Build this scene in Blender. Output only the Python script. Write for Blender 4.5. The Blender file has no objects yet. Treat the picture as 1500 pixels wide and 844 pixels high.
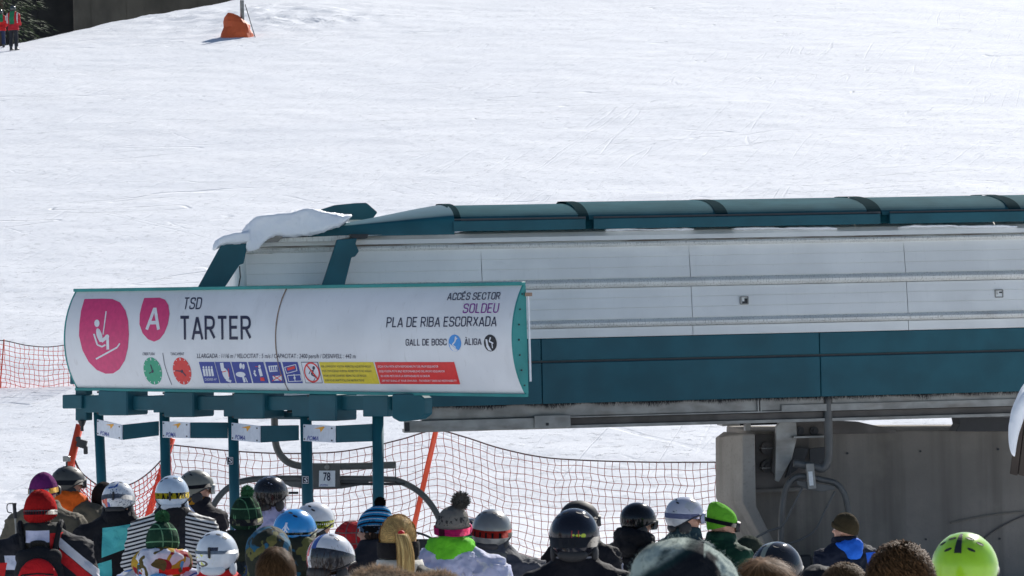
import bpy, bmesh, math, random
import numpy as np
from mathutils import Vector, Matrix, Euler, noise
random.seed(7)
S = bpy.context.scene
COL = S.collection
R = math.radians
# ------------------------------------------------------------------ camera
F = 4250.0; HOR = 430.0; ROLL = R(1.2); EYE = 2.9
cam = bpy.data.objects.new('camera', bpy.data.cameras.new('camera')); COL.objects.link(cam)
cam.location = (0, 0, EYE)
cam.data.sensor_width = 36.0; cam.data.lens = 36.0 * F / 1500
cam.data.shift_y = -(421.9 - HOR) / 1500 * 1.0
cam.data.clip_start = 0.2; cam.data.clip_end = 6000
cam.matrix_world = Matrix.Translation((0, 0, EYE)) @ Matrix.Rotation(R(90), 4, 'X') @ Matrix.Rotation(-ROLL, 4, 'Z')
cam.data.dof.use_dof = True; cam.data.dof.focus_distance = 26; cam.data.dof.aperture_fstop = 16
S.camera = cam
S.render.resolution_x = 1024; S.render.resolution_y = 576
# ------------------------------------------------------------------ world and sun
SUN_EL, SUN_AZ = 33.0, 26.0
w = bpy.data.worlds.new('World'); S.world = w; w.use_nodes = True
nt = w.node_tree; sky = nt.nodes.new('ShaderNodeTexSky'); sky.sky_type = 'NISHITA'
sky.sun_disc = False; sky.sun_elevation = R(SUN_EL); sky.sun_rotation = R(SUN_AZ); sky.altitude = 1900
nt.links.new(sky.outputs[0], nt.nodes['Background'].inputs[0]); nt.nodes['Background'].inputs[1].default_value = 0.075
sl = bpy.data.lights.new('sun', 'SUN'); sl.energy = 4.6; sl.angle = R(0.53); sl.color = (1, 0.955, 0.89)
so = bpy.data.objects.new('sun', sl); COL.objects.link(so)
sd = Vector((math.sin(R(SUN_AZ)) * math.cos(R(SUN_EL)), math.cos(R(SUN_AZ)) * math.cos(R(SUN_EL)), math.sin(R(SUN_EL))))
so.rotation_euler = sd.to_track_quat('Z', 'Y').to_euler()
S.view_settings.view_transform = 'Standard'; S.view_settings.look = 'None'
S.view_settings.exposure = 0.47; S.view_settings.gamma = 1.0

# ------------------------------------------------------------------ helpers
CR, SR = math.cos(ROLL), math.sin(ROLL)
def W(px, py, Y):
    xs = px - 750.0; ys = HOR - py
    return Vector(((xs * CR + ys * SR) * Y / F, Y, EYE + (-xs * SR + ys * CR) * Y / F))
def proj(p):
    X = p.x * F / p.y; Z = (p.z - EYE) * F / p.y
    return 750 + X * CR - Z * SR, HOR - (X * SR + Z * CR)
def tag(o, label=None, cat=None, group=None, kind=None):
    if label: o['label'] = label
    if cat: o['category'] = cat
    if group: o['group'] = group
    if kind: o['kind'] = kind
    return o
def empty(name, loc=(0, 0, 0), rz=0.0):
    o = bpy.data.objects.new(name, None); COL.objects.link(o)
    o.location = loc; o.rotation_euler = (0, 0, rz); o.empty_display_size = .1
    return o
def link_mesh(name, me, mats, parent=None, smooth=False, world=False):
    o = bpy.data.objects.new(name, me); COL.objects.link(o)
    if mats is not None:
        for m in (mats if isinstance(mats, (list, tuple)) else [mats]): me.materials.append(m)
    if smooth: me.polygons.foreach_set('use_smooth', [True] * len(me.polygons))
    if parent:
        o.parent = parent
        if world: o.matrix_parent_inverse = parent_mw(parent).inverted()
    return o
def parent_mw(p):
    m = Matrix.LocRotScale(p.location, p.rotation_euler, p.scale)
    if p.parent: m = parent_mw(p.parent) @ p.matrix_parent_inverse @ m
    return m
def obj(name, bm, mats, parent=None, smooth=False, world=False, bevel=0.0):
    if bevel:
        bmesh.ops.bevel(bm, geom=list(bm.edges), offset=bevel, segments=1, affect='EDGES', clamp_overlap=True)
    me = bpy.data.meshes.new(name); bm.normal_update(); bm.to_mesh(me); bm.free()
    return link_mesh(name, me, mats, parent, smooth, world)
def B(): return bmesh.new()
def box(bm, c, s, rot=None, mi=0):
    m = Matrix.Translation(c) @ (rot.to_4x4() if rot else Matrix()) @ Matrix.Diagonal((s[0], s[1], s[2], 1))
    r = bmesh.ops.create_cube(bm, size=1, matrix=m)
    for v in r['verts']:
        for f in v.link_faces: f.material_index = mi
    return r
def prism(bm, pts0, off, mi=0):
    """closed prism from a polygon of points and an offset vector (or a second polygon)"""
    a = [bm.verts.new(p) for p in pts0]
    b = [bm.verts.new(Vector(p) + Vector(off)) for p in pts0] if not isinstance(off, list) else [bm.verts.new(p) for p in off]
    n = len(a); fs = [bm.faces.new(a), bm.faces.new(b[::-1])]
    for i in range(n): fs.append(bm.faces.new((a[i], b[i], b[(i + 1) % n], a[(i + 1) % n])))
    for f in fs: f.material_index = mi
    bmesh.ops.recalc_face_normals(bm, faces=fs)
def frame_at(t):
    t = t.normalized(); up = Vector((0, 0, 1)) if abs(t.z) < .9 else Vector((1, 0, 0))
    a = t.cross(up).normalized(); return a, a.cross(t).normalized()
def tube(bm, pts, rad, n=8, closed_ends=True, mi=0):
    pts = [Vector(p) for p in pts]; rings = []
    for i, p in enumerate(pts):
        t = (pts[min(i + 1, len(pts) - 1)] - pts[max(i - 1, 0)])
        a, b = frame_at(t); r = rad[i] if isinstance(rad, (list, tuple)) else rad
        if i and (a.dot(pa) < 0): a = -a; b = -b
        pa = a
        rings.append([bm.verts.new(p + (a * math.cos(2 * math.pi * k / n) + b * math.sin(2 * math.pi * k / n)) * r) for k in range(n)])
    for i in range(len(rings) - 1):
        for k in range(n):
            f = bm.faces.new((rings[i][k], rings[i][(k + 1) % n], rings[i + 1][(k + 1) % n], rings[i + 1][k])); f.material_index = mi
    if closed_ends and n > 2:
        bm.faces.new(rings[0][::-1]).material_index = mi; bm.faces.new(rings[-1]).material_index = mi
def smooth_path(pts, n=6):
    pts = [Vector(p) for p in pts]; P = [pts[0]] + pts + [pts[-1]]; out = []
    for i in range(1, len(P) - 2):
        for k in range(n):
            t = k / n; a, b, c, d = P[i - 1], P[i], P[i + 1], P[i + 2]
            out.append(.5 * ((2 * b) + (c - a) * t + (2 * a - 5 * b + 4 * c - d) * t * t + (3 * b - a - 3 * c + d) * t ** 3))
    return out + [pts[-1]]
def ball(bm, c, r, seg=16, mi=0, rot=None):
    r = (r, r, r) if not isinstance(r, (tuple, list)) else r
    m = Matrix.Translation(c) @ (rot.to_4x4() if rot else Matrix()) @ Matrix.Diagonal((*r, 1))
    res = bmesh.ops.create_uvsphere(bm, u_segments=seg, v_segments=max(6, seg * 2 // 3), radius=1, matrix=m)
    if mi:
        for v in res['verts']:
            for f in v.link_faces: f.material_index = mi
def cap(bm, p0, r0, p1, r1, seg=12):
    p0, p1 = Vector(p0), Vector(p1)
    ball(bm, p0, r0, seg); ball(bm, p1, r1, seg); tube(bm, [p0, p1], [r0, r1], seg)
def remesh(bm, voxel, it=5, fac=.5):
    me = bpy.data.meshes.new('tmp'); bm.to_mesh(me); bm.free()
    o = bpy.data.objects.new('tmp', me); COL.objects.link(o)
    m = o.modifiers.new('r', 'REMESH'); m.mode = 'VOXEL'; m.voxel_size = voxel; m.use_smooth_shade = True
    if it: s = o.modifiers.new('s', 'SMOOTH'); s.iterations = it; s.factor = fac
    dg = bpy.context.evaluated_depsgraph_get(); e = o.evaluated_get(dg)
    out = bpy.data.meshes.new_from_object(e); bpy.data.objects.remove(o); bpy.data.meshes.remove(me)
    return out
def sst(a, b, x):
    t = np.clip((x - a) / (b - a), 0, 1); return t * t * (3 - 2 * t)

# ------------------------------------------------------------------ shader expressions
class V:
    def __init__(s, t, k): s.t = t; s.k = k
    def m(s, op, o=None, c=None):
        n = s.t.nodes.new('ShaderNodeMath'); n.operation = op
        for i, x in enumerate((s, o, c)):
            if x is None: continue
            if isinstance(x, V): s.t.links.new(x.k, n.inputs[i])
            else: n.inputs[i].default_value = x
        return V(s.t, n.outputs[0])
    def __add__(s, o): return s.m('ADD', o)
    def __sub__(s, o): return s.m('SUBTRACT', o)
    def __mul__(s, o): return s.m('MULTIPLY', o)
    def __truediv__(s, o): return s.m('DIVIDE', o)
    def __neg__(s): return s.m('MULTIPLY', -1.0)
    def __lt__(s, o): return s.m('LESS_THAN', o)
    def __gt__(s, o): return s.m('GREATER_THAN', o)
    def abs(s): return s.m('ABSOLUTE')
    def max(s, o): return s.m('MAXIMUM', o)
    def min(s, o): return s.m('MINIMUM', o)
    def sin(s): return s.m('SINE')
    def fr(s): return s.m('FRACT')
    def sqrt(s): return s.m('SQRT')
    def step(s, a, b):
        n = s.t.nodes.new('ShaderNodeMapRange'); n.interpolation_type = 'SMOOTHSTEP'
        s.t.links.new(s.k, n.inputs[0]); n.inputs[1].default_value = a; n.inputs[2].default_value = b
        return V(s.t, n.outputs[0])
class M:
    def __init__(s, name, base, rough=.6, metal=0.0, coat=0.0, spec=.5):
        s.mat = bpy.data.materials.new(name); s.mat.use_nodes = True; s.t = s.mat.node_tree
        s.p = s.t.nodes['Principled BSDF']; s.p.inputs['Roughness'].default_value = rough
        s.p.inputs['Metallic'].default_value = metal; s.p.inputs['Coat Weight'].default_value = coat
        s.p.inputs['Coat Roughness'].default_value = .08; s.p.inputs['Specular IOR Level'].default_value = spec
        n = s.t.nodes.new('ShaderNodeRGB'); n.outputs[0].default_value = (*base, 1); s.c = n.outputs[0]
        tc = s.t.nodes.new('ShaderNodeTexCoord'); s.co = tc.outputs['Object']
        sp = s.t.nodes.new('ShaderNodeSeparateXYZ'); s.t.links.new(s.co, sp.inputs[0])
        s.x, s.y, s.z = (V(s.t, o) for o in sp.outputs)
        s.h = None
    def noise(s, scale, detail=3, stretch=(1, 1, 1), rot=0, dist=0.0, off=(0, 0, 0), rough=.5):
        mp = s.t.nodes.new('ShaderNodeMapping'); mp.inputs['Scale'].default_value = stretch; mp.inputs['Rotation'].default_value = (0, 0, rot)
        mp.inputs['Location'].default_value = off
        s.t.links.new(s.co, mp.inputs[0]); n = s.t.nodes.new('ShaderNodeTexNoise')
        n.inputs['Scale'].default_value = scale; n.inputs['Detail'].default_value = detail; n.inputs['Distortion'].default_value = dist; n.inputs['Roughness'].default_value = rough
        s.t.links.new(mp.outputs[0], n.inputs[0]); return V(s.t, n.outputs[0])
    def over(s, mask, col):
        n = s.t.nodes.new('ShaderNodeMix'); n.data_type = 'RGBA'
        s.t.links.new(mask.k, n.inputs[0]); s.t.links.new(s.c, n.inputs[6]); n.inputs[7].default_value = (*col, 1)
        s.c = n.outputs[2]; return s
    def vary(s, amt=.15, scale=8, **k):
        n = s.noise(scale, 4, **k).step(.3, .7) * (2 * amt) + (1 - amt)
        mx = s.t.nodes.new('ShaderNodeVectorMath'); mx.operation = 'SCALE'
        s.t.links.new(s.c, mx.inputs[0]); s.t.links.new(n.k, mx.inputs['Scale']); s.c = mx.outputs[0]; return s
    def bump(s, h, strength=.3, dist=.01):
        h = h if s.h is None else h; b = s.t.nodes.new('ShaderNodeBump'); b.inputs['Strength'].default_value = strength
        b.inputs['Distance'].default_value = dist; s.t.links.new(h.k, b.inputs['Height'])
        if getattr(s, 'nb', None): s.t.links.new(s.nb, b.inputs['Normal'])
        s.nb = b.outputs[0]; return s
    def rough(s, v): s.t.links.new(v.k, s.p.inputs['Roughness']); return s
    def done(s):
        s.t.links.new(s.c, s.p.inputs['Base Color'])
        if getattr(s, 'nb', None): s.t.links.new(s.nb, s.p.inputs['Normal'])
        return s.mat
def paint(name, c, rough=.45, coat=0.0, vary=.08, metal=0.0, bump=.0):
    m = M(name, c, rough, metal, coat).vary(vary, 6)
    m.over((m.noise(40, 6).step(.62, .8)) * .25, tuple(x * .55 + .03 for x in c))
    if bump: m.bump(m.noise(30, 4), bump, .01)
    return m.done()
def plain(name, c, rough=.5, metal=0.0, coat=0.0): return M(name, c, rough, metal, coat).vary(.06, 20).done()

TEAL = (.011, .092, .120)
def teal_mat(name, c=TEAL):
    m = M(name, c, .5, 0, .05, .3).vary(.14, 2.5)
    m.over(m.noise(1.2, 6, stretch=(1, 1, .12), off=(3, 1, 2)).step(.55, .85) * .35, (.05, .13, .14))
    m.over(m.noise(60, 5).step(.68, .8) * .3, (.10, .11, .10))
    m.bump(m.noise(5, 3), .1, .02); return m.done()
m_teal = teal_mat('teal_painted_steel')
m_teal_l = teal_mat('teal_sign_trim', (.03, .24, .23))
_m = M('teal_roof_cover', (.06, .20, .24), .8, 0, .0, .05).vary(.12, 2.0); _m.over(_m.noise(3, 6, stretch=(.4, 1, 1)).step(.5, .8) * .3, (.09, .24, .27)); m_cover = _m.done()
m_band = M('teal_dark_band', (.007, .05, .064), .9, 0, 0, .02).done()
_m = M('white_cladding', (.76, .765, .74), .5, 0, .05).vary(.06, 1.5)
_m.over(_m.noise(9, 6, stretch=(3.2, 1, .3)).step(.55, .85) * .10, (.34, .35, .33))
_m.over(_m.noise(2.2, 6, stretch=(.5, 1, 1.5), off=(5, 0, 1)).step(.62, .8) * .35, (.36, .36, .33))
_m.over(_m.noise(70, 4, stretch=(1, 1, .5)).step(.7, .76) * .4, (.2, .17, .12)); m_clad = _m.done()
_m = M('dirty_white_ledge', (.70, .70, .66), .5).vary(.08, 2)
_m.over(_m.noise(60, 3, stretch=(1, 1, .15)).step(.5, .7) * .55, (.28, .26, .22))
_m.over(_m.noise(4, 6, stretch=(.5, 1, 2)).step(.55, .8) * .4, (.25, .2, .15)); m_ledge = _m.done()
_m = M('grimy_gutter', (.55, .55, .52), .6)
_m.over(_m.noise(5, 7, stretch=(.35, 1, 2.5)).step(.40, .62) * .85, (.20, .15, .11)); m_grime = _m.done()
m_seam = plain('dark_seam', (.07, .08, .085), .7)
_m = M('galvanised_steel', (.27, .27, .255), .45, .55).vary(.2, 5); _m.over(_m.noise(7, 6, stretch=(.4, 1, 1.5)).step(.45, .75) * .6, (.16, .14, .12)); m_galv = _m.done()
_m = M('weathered_rail', (.11, .10, .09), .6, .3).vary(.25, 4); _m.over(_m.noise(6, 6, stretch=(.3, 1, 2)).step(.5, .8) * .6, (.08, .06, .05)); m_rail = _m.done()
m_dark = plain('dark_steel', (.035, .036, .038), .55, .3)
m_bristle = plain('black_bristles', (.012, .012, .014), .7)
_m = M('chair_tube', (.10, .10, .095), .45, .2).vary(.12, 6); _m.over(_m.noise(25, 5).step(.6, .75) * .4, (.08, .08, .08)); m_tube = _m.done()
m_rub = plain('black_rubber', (.02, .02, .022), .6)
def concrete(k=1.0):
    m = M('stained_concrete', (.21 * k, .192 * k, .168 * k), .85, 0, 0, .2).vary(.18, .9)
    m.over(m.noise(1.4, 8, stretch=(3.2, 3.2, .18)).step(.42, .72) * .6, (.09, .082, .07))
    m.over(m.noise(2.1, 8, off=(4, 2, 1)).step(.5, .7) * .35, (.27, .245, .205))
    m.over(m.noise(30, 8).step(.5, .8) * .35, (.14, .13, .12))
    m.bump(m.noise(18, 8), .35, .012); return m.done()
m_conc = concrete(); m_conc_lit = concrete(1.55)  # second is a paler copy: the head block's lighter shade put into the colour
def snow_mat():
    m = M('groomed_snow', (.82, .84, .875), .8, 0, 0, .06)
    def lay(th, su, sv, sc, detail=5, rough=.6, dist=0.0, off=0.0):
        c, s_ = math.cos(R(th)), math.sin(R(th)); u = (m.x * c + m.y * s_) * su + off; v = (m.y * c - m.x * s_) * sv
        cb = m.t.nodes.new('ShaderNodeCombineXYZ'); m.t.links.new(u.k, cb.inputs[0]); m.t.links.new(v.k, cb.inputs[1])
        n = m.t.nodes.new('ShaderNodeTexNoise'); n.inputs['Scale'].default_value = sc; n.inputs['Detail'].default_value = detail; n.inputs['Roughness'].default_value = rough; n.inputs['Distortion'].default_value = dist
        m.t.links.new(cb.outputs[0], n.inputs[0]); return V(m.t, n.outputs[0])
    def line(n, wdt): return -((n - .5).abs().step(0, wdt)) + 1.0
    area = lambda o, a, b: lay(20, .10, .16, 1, 3, .5, 0, o).step(a, b)
    # ski tracks: long fine pairs of edges in several directions, each over its own part of the piste
    t1 = line(lay(66, .05, .9, 1, 1.5, .4, .0, 3), .010) * area(5, .42, .56)
    t2 = line(lay(78, .04, 1.3, 1, 1.0, .4, .2, 9), .012) * area(11, .46, .6)
    t3 = line(lay(12, .12, .5, 1, 1.2, .4, .35, 21), .007) * area(17, .5, .6)
    t4 = line(lay(125, .07, 1.1, 1, 1.2, .4, .15, 31), .010) * area(27, .52, .62)
    groom = lay(70, .10, 5.0, 1, 6, .7, .1)
    scrape = lay(60, .30, 1.5, 1.0, 7, .72, .4, 4)
    clod = lay(0, 1, 1.6, 3.6, 6, .75, 0, 8).step(.56, .72)
    spk = lay(0, 1, 2.2, 8.0, 4, .7, 0, 14).step(.66, .74) * area(33, .40, .55)
    m.over(area(41, .35, .7) * .35, (.76, .79, .84)); m.over(spk * .35, (.55, .58, .62)); m.over((t1 + t2).min(1.0) * .08, (.64, .68, .74))
    m.bump(m.noise(.5, 5), .35, .25); fine = lay(0, 1, 1.3, 2.0, 8, .8, 0, 50)
    m.bump(scrape * area(60, .3, .6), .45, .06); m.bump(fine, .4, .045); m.bump(groom * area(70, .3, .65), .45, .028); m.bump(clod, .7, .045)
    m.bump(-t1 - t2 - t4, .4, .03); m.bump(-t3, .9, .05); m.bump(m.noise(22, 6, rough=.7), .5, .015)
    return m.done()
m_snow = snow_mat()
_m = M('roof_snow', (.88, .9, .93), .6)
_m.bump(_m.noise(6, 5), .4, .05); _m.bump(_m.noise(45, 4), .35, .01); m_rsnow = _m.done()

# ------------------------------------------------------------------ terrain
def gz(X, Y):
    X = np.asarray(X, float); Y = np.asarray(Y, float)
    z = .075 * np.maximum(0, 16 - Y)
    z = z - .7 * sst(25, 29, Y) - .55 * sst(.3, 2.0, X) * sst(18, 22.5, Y) * (1 - sst(25, 29, Y))
    s = .173 * (Y - 40.0); z = z + np.where(s > 6, s, np.log1p(np.exp(np.minimum(s * 4, 40))) / 4) * 1.0
    # far away the slope levels out
    far = np.maximum(0, Y - 420); z = z - .13 * far
    d = (X + 23.6) * -.955 + (Y - 127) * .297
    z = z - .9 * (np.log1p(np.exp(np.clip(d * 1.1, -30, 30))) / 1.1) * (Y > 60) * sst(60, 90, Y) * (1 - sst(25, 60, d))
    return z
def build_ground():
    xs = np.concatenate([-np.geomspace(2500, 42, 22), np.arange(-40, 40, .28), np.geomspace(42, 2500, 22)])
    ys = np.concatenate([np.arange(-30, 28, 1.0), np.arange(28, 60, .22), np.arange(60, 175, .33), np.geomspace(177, 4000, 30)])
    XX, YY = np.meshgrid(xs, ys); ZZ = gz(XX, YY); r = np.zeros_like(ZZ)
    for i in range(len(ys)):
        y = float(ys[i])
        if y < 25 or y > 400: continue
        for j in range(len(xs)):
            x = float(xs[j])
            if abs(x) > y * .2 + 3: continue
            a = .08 * noise.noise((x * .12, y * .12, 0)) + .03 * noise.noise((x * .5, y * .5, 3)) + .022 * noise.noise((x * .8, y * 2.3, 7))
            # chopped snow heap round the snow gun
            k = math.exp(-((x + 11.5) / 6) ** 2 - ((y - 136) / 9) ** 2)
            a += k * (.22 * noise.noise((x * .9, y * .7, 5)) + .20 * abs(noise.noise((x * 2.6, y * 1.8, 9))) + .12 * noise.noise((x * 5.2, y * 3, 2)) + .3)
            r[i, j] = a
    ZZ = ZZ + r
    nx, ny = len(xs), len(ys)
    co = np.stack([XX, YY, ZZ], -1).reshape(-1, 3)
    idx = np.arange(nx * ny).reshape(ny, nx)
    f = np.stack([idx[:-1, :-1], idx[:-1, 1:], idx[1:, 1:], idx[1:, :-1]], -1).reshape(-1, 4)
    me = bpy.data.meshes.new('snow_slope'); me.vertices.add(len(co)); me.vertices.foreach_set('co', co.ravel())
    me.loops.add(len(f) * 4); me.loops.foreach_set('vertex_index', f.ravel()); me.polygons.add(len(f))
    me.polygons.foreach_set('loop_start', np.arange(len(f)) * 4); me.polygons.foreach_set('loop_total', np.full(len(f), 4))
    me.update(calc_edges=True)
    tag(link_mesh('snow_slope', me, m_snow, smooth=True), kind='structure')
build_ground()
def G(x, y): return float(gz(x, y))

# ------------------------------------------------------------------ station (local frame: u along, w inwards, z up)
SA = R(8.0); SO = W(780, 430, 33.0); SO.z = 0
def SP(px, py, w=0.0):
    """local station point whose picture position is px, py on the vertical plane w behind the facade"""
    ox = SO.x - math.sin(SA) * w; oy = SO.y + math.cos(SA) * w
    d = W(px, py, 1.0) - Vector((0, 0, EYE)); k = d.x
    u = (k * oy - ox) / (math.cos(SA) - k * math.sin(SA))
    y = oy + u * math.sin(SA)
    return Vector((u, w, EYE + d.z * y))
ST = empty('lift_station', (SO.x, SO.y, 0), SA)
tag(ST, 'lift station with white ribbed shell, teal skirt and barrel covers on concrete pier', 'lift station')
def sprism(name, px_pts, w0, w1, mat, bevel=0.0, parent=ST, bm=None):
    own = bm is None; bm = bm or B()
    pts = [SP(x, y, w0) for x, y in px_pts]
    prism(bm, pts, (0, w1 - w0, 0))
    if own: return obj(name, bm, mat, parent, bevel=bevel)
U = lambda px: SP(px, 430).x
Zs = lambda py: SP(780, py).z
UL, UR = U(362), U(1600)
joints = [362, 708, 1014, 1330, 1600]; tj_ = [560, 791, 1199, 1600]
# inner dark body behind the shell so no light leaks
b = B(); box(b, ((UL + UR) / 2 + .15, 1.5, (Zs(345) + Zs(588)) / 2), (UR - UL - .3, 2.7, Zs(345) - Zs(588))); obj('inner_housing', b, m_clad, ST)
def prof(z):     # the shell leans back towards the top
    t = (z - Zs(496)) / (Zs(338) - Zs(496)); return .0 + .20 * max(0, t) ** 1.6
def strip(bm, u0, u1, pts, thick=.05):
    """extrude an open profile [(w,z)...] along u"""
    n = len(pts); A = [bm.verts.new((u0, p[0], p[1])) for p in pts]; Bv = [bm.verts.new((u1, p[0], p[1])) for p in pts]
    A2 = [bm.verts.new((u0, p[0] + thick, p[1])) for p in pts]; B2 = [bm.verts.new((u1, p[0] + thick, p[1])) for p in pts]
    for i in range(n - 1):
        bm.faces.new((A[i], A[i + 1], Bv[i + 1], Bv[i])); bm.faces.new((A2[i], B2[i], B2[i + 1], A2[i + 1]))
        bm.faces.new((A[i], A2[i], A2[i + 1], A[i + 1])); bm.faces.new((Bv[i], Bv[i + 1], B2[i + 1], B2[i]))
    bm.faces.new((A[0], Bv[0], B2[0], A2[0])); bm.faces.new((A[-1], A2[-1], B2[-1], Bv[-1]))
    bmesh.ops.recalc_face_normals(bm, faces=list(bm.faces))
rows = [(364, 410), (424, 470), (482, 496)]
for k in range(4):
    u0, u1 = U(joints[k]) + .0035, U(joints[k + 1]) - .0035
    for r0, r1 in rows:
        z0, z1 = Zs(r0), Zs(r1); pts = []
        n = 3 if r1 - r0 > 20 else 1
        for i in range(n):       # boards with narrow grooves between
            a = z0 + (z1 - z0) * i / n; c = z0 + (z1 - z0) * (i + 1) / n
            pts += [(prof(a) + .0, a - .003), (prof(c), c + .008), (prof(c) + .010, c + .006), (prof(c) + .010, c - .002)]
        b = B(); strip(b, u0, u1, pts); obj('cladding_panel', b, m_clad, ST)
    # ribs: swollen ledges
    for (r0, r1, d) in [(410, 424, .06), (470, 482, .05)]:
        z0, z1 = Zs(r0), Zs(r1); zm = (z0 * .45 + z1 * .55)
        b = B(); strip(b, u0 - .003, u1 + .003, [(prof(z0) + .01, z0), (prof(z0) - d * .7, z0 - .03), (prof(z0) - d, zm + .01), (prof(z0) - d + .004, zm - .012), (prof(z1) + .012, z1 + .002)])
        obj('rib', b, m_ledge, ST)
    z0, z1 = Zs(338), Zs(364); b = B()
    strip(b, u0 - .003, u1 + .003, [(.34, z0 + .03), (.17, z0 - .02), (.11, Zs(347)), (.10, Zs(353.5))])
    obj('top_ledge', b, m_clad, ST)
    b = B(); strip(b, u0 - .003, u1 + .003, [(.10, Zs(353.8)), (.13, Zs(354.5)), (.13, Zs(356))]); obj('gutter', b, m_grime, ST)
    b = B(); strip(b, u0 - .003, u1 + .003, [(.10, Zs(356.3)), (.085, Zs(359)), (.10, Zs(361)), (prof(z1) + .012, z1)]); obj('top_bead', b, m_ledge, ST)
# rounded left end of the white shell
b = B()
for (r0, r1) in [(350, 363), (363, 411), (411, 424), (424, 471), (471, 496)]:
    pts = []
    for i in range(9):
        a = math.pi / 2 * i / 8; pts.append((UL + .10 - .22 * math.sin(a) , .30 - .24 * math.cos(a) - .0))
    a0 = [b.verts.new((p[0], p[1] + prof(Zs(r0)), Zs(r0))) for p in pts]; a1 = [b.verts.new((p[0], p[1] + prof(Zs(r1)), Zs(r1))) for p in pts]
    for i in range(8): b.faces.new((a0[i], a0[i + 1], a1[i + 1], a1[i]))
    e0 = b.verts.new((UL - .12, 2.8, Zs(r0))); e1 = b.verts.new((UL - .12, 2.8, Zs(r1))); b.faces.new((a0[8], e0, e1, a1[8]))
obj('end_panel', b, m_clad, ST, smooth=True)
# camera openings in the shell
for px, py in ((1090, 440), (1463, 430)):
    b = B(); c = SP(px, py, prof(Zs(py)) - .012); f0 = c
    for dx, dz, sx, sz in ((-.045, 0, .012, .085), (.045, 0, .012, .085), (0, .042, .09, .012), (0, -.042, .09, .012)): box(b, c + Vector((dx, 0, dz)), (sx, .03, sz))
    fr = obj('window_frame', b, m_galv, ST)
    b = B(); box(b, c + Vector((.012, .004, -.008)), (.07, .015, .06)); obj('pane', b, m_dark, fr)
    b = B(); box(b, c + Vector((-.015, -.008, .012)), (.03, .012, .045)); obj('latch', b, m_ledge, fr)
# teal skirt
tj = [560, 791, 1199, 1600]
for k in range(3):
    u0, u1 = U(tj[k]) + .004, U(tj[k + 1]) - .004
    for (a, c, w0) in ((497, 529, .0), (532.5, 592, -.02)):
        b = B(); box(b, ((u0 + u1) / 2, w0 + .03, (Zs(a) + Zs(c)) / 2), (u1 - u0, .06, Zs(a) - Zs(c))); obj('skirt_panel', b, m_teal, ST, bevel=.006)
b = B(); box(b, ((U(560) + UR) / 2, .055, Zs(530.5)), (UR - U(560), .06, .05)); box(b, ((U(560) + UR) / 2, .07, Zs(496.5)), (UR - U(560), .06, .04)); obj('shadow_joint', b, m_seam, ST)
# bristle seal under the skirt
b = B(); ua, ub = U(610), U(1600)
for i in range(2600):
    u = random.uniform(ua, ub); l = random.uniform(.02, .075) * (.45 + noise.noise((u * 2.5, 0, 0)) * .9 + .35); l = max(l, .012)
    z = Zs(591.5); t = random.uniform(-.7, .7); w_ = .035 + random.uniform(-.02, .02); d = .0035
    v = [b.verts.new((u - d, w_, z)), b.verts.new((u + d, w_, z)), b.verts.new((u + t * l, w_ - .012, z - l))]; b.faces.new(v)
    if i % 2: v = [b.verts.new((u, w_ - d, z)), b.verts.new((u, w_ + d, z)), b.verts.new((u + t * l, w_, z - l))]; b.faces.new(v)
tag(obj('bristle_seal', b, m_bristle, ST), kind='stuff')
# fascia and rails beneath
def ubox(name, px0, px1, p0, p1, w0, w1, mat, bevel=.004, parent=ST):
    b = B(); u0, u1 = SP(px0, (p0 + p1) / 2, w0).x, SP(px1, (p0 + p1) / 2, w0).x; za, zb = SP(780, p0, w0).z, SP(780, p1, w0).z
    box(b, ((u0 + u1) / 2, (w0 + w1) / 2, (za + zb) / 2), (abs(u1 - u0), w1 - w0, abs(za - zb))); return obj(name, b, mat, parent, bevel=bevel)
ubox('fascia_rail', 618, 1600, 588, 611, .14, .24, m_galv)
ubox('rail_lip', 618, 1600, 611.5, 613.5, .10, .26, m_galv, .001)
ubox('track_rail', 596, 1600, 614, 624, .17, .27, m_rail)
ubox('track_flange', 592, 1600, 624.3, 629, .12, .34, m_galv, .002)
ubox('rail_end_box', 592, 790, 612, 628, .05, .10, m_galv)
ubox('rail_end_cap', 593, 600, 614, 627, .035, .05, m_dark)
ubox('splice_plate', 783, 836, 609, 628, .01, .045, m_galv)
for x in (800,): ubox('bolt_head', x, x + 4, 620, 624, -.005, .01, m_dark, .001)
for x in (1110, 1114): ubox('stiffener', x, x + 2, 592, 612, .09, .14, m_galv, .001)
ubox('carrier_channel', 1145, 1600, 603, 612, .10, .14, m_galv, .002)
# barrel roof covers (quarter circle seen in front, far half behind), each its own part
def cover(px0, px1, rad, zt_py, name='roof_cover', end0=1.0, mat=None, w0=.05, lip=True, parent=ST):
    u0, u1 = U(px0), U(px1); zt = Zs(zt_py); b = B(); n = 14; rings = []
    for u, k in ((u0, end0), (u1, 1.0)):
        ring = []
        for i in range(n + 1):
            a = math.pi / 2 * i / n
            w_ = w0 + 1.5 * (1 - math.cos(a)); z = zt - rad * k * (1 - math.sin(a)); ring.append((w_, z))
        rings.append([b.verts.new((u, p[0], p[1])) for p in ring] + [b.verts.new((u, w0 + 3.0, zt - rad * k))])
    for i in range(n + 1): b.faces.new((rings[0][i], rings[1][i], rings[1][i + 1], rings[0][i + 1]))
    r = bmesh.ops.solidify(b, geom=list(b.faces), thickness=.018)
    bmesh.ops.recalc_face_normals(b, faces=list(b.faces))
    return obj(name, b, mat or m_cover, parent, smooth=False)
H1 = Zs(292) - Zs(320)
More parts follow.
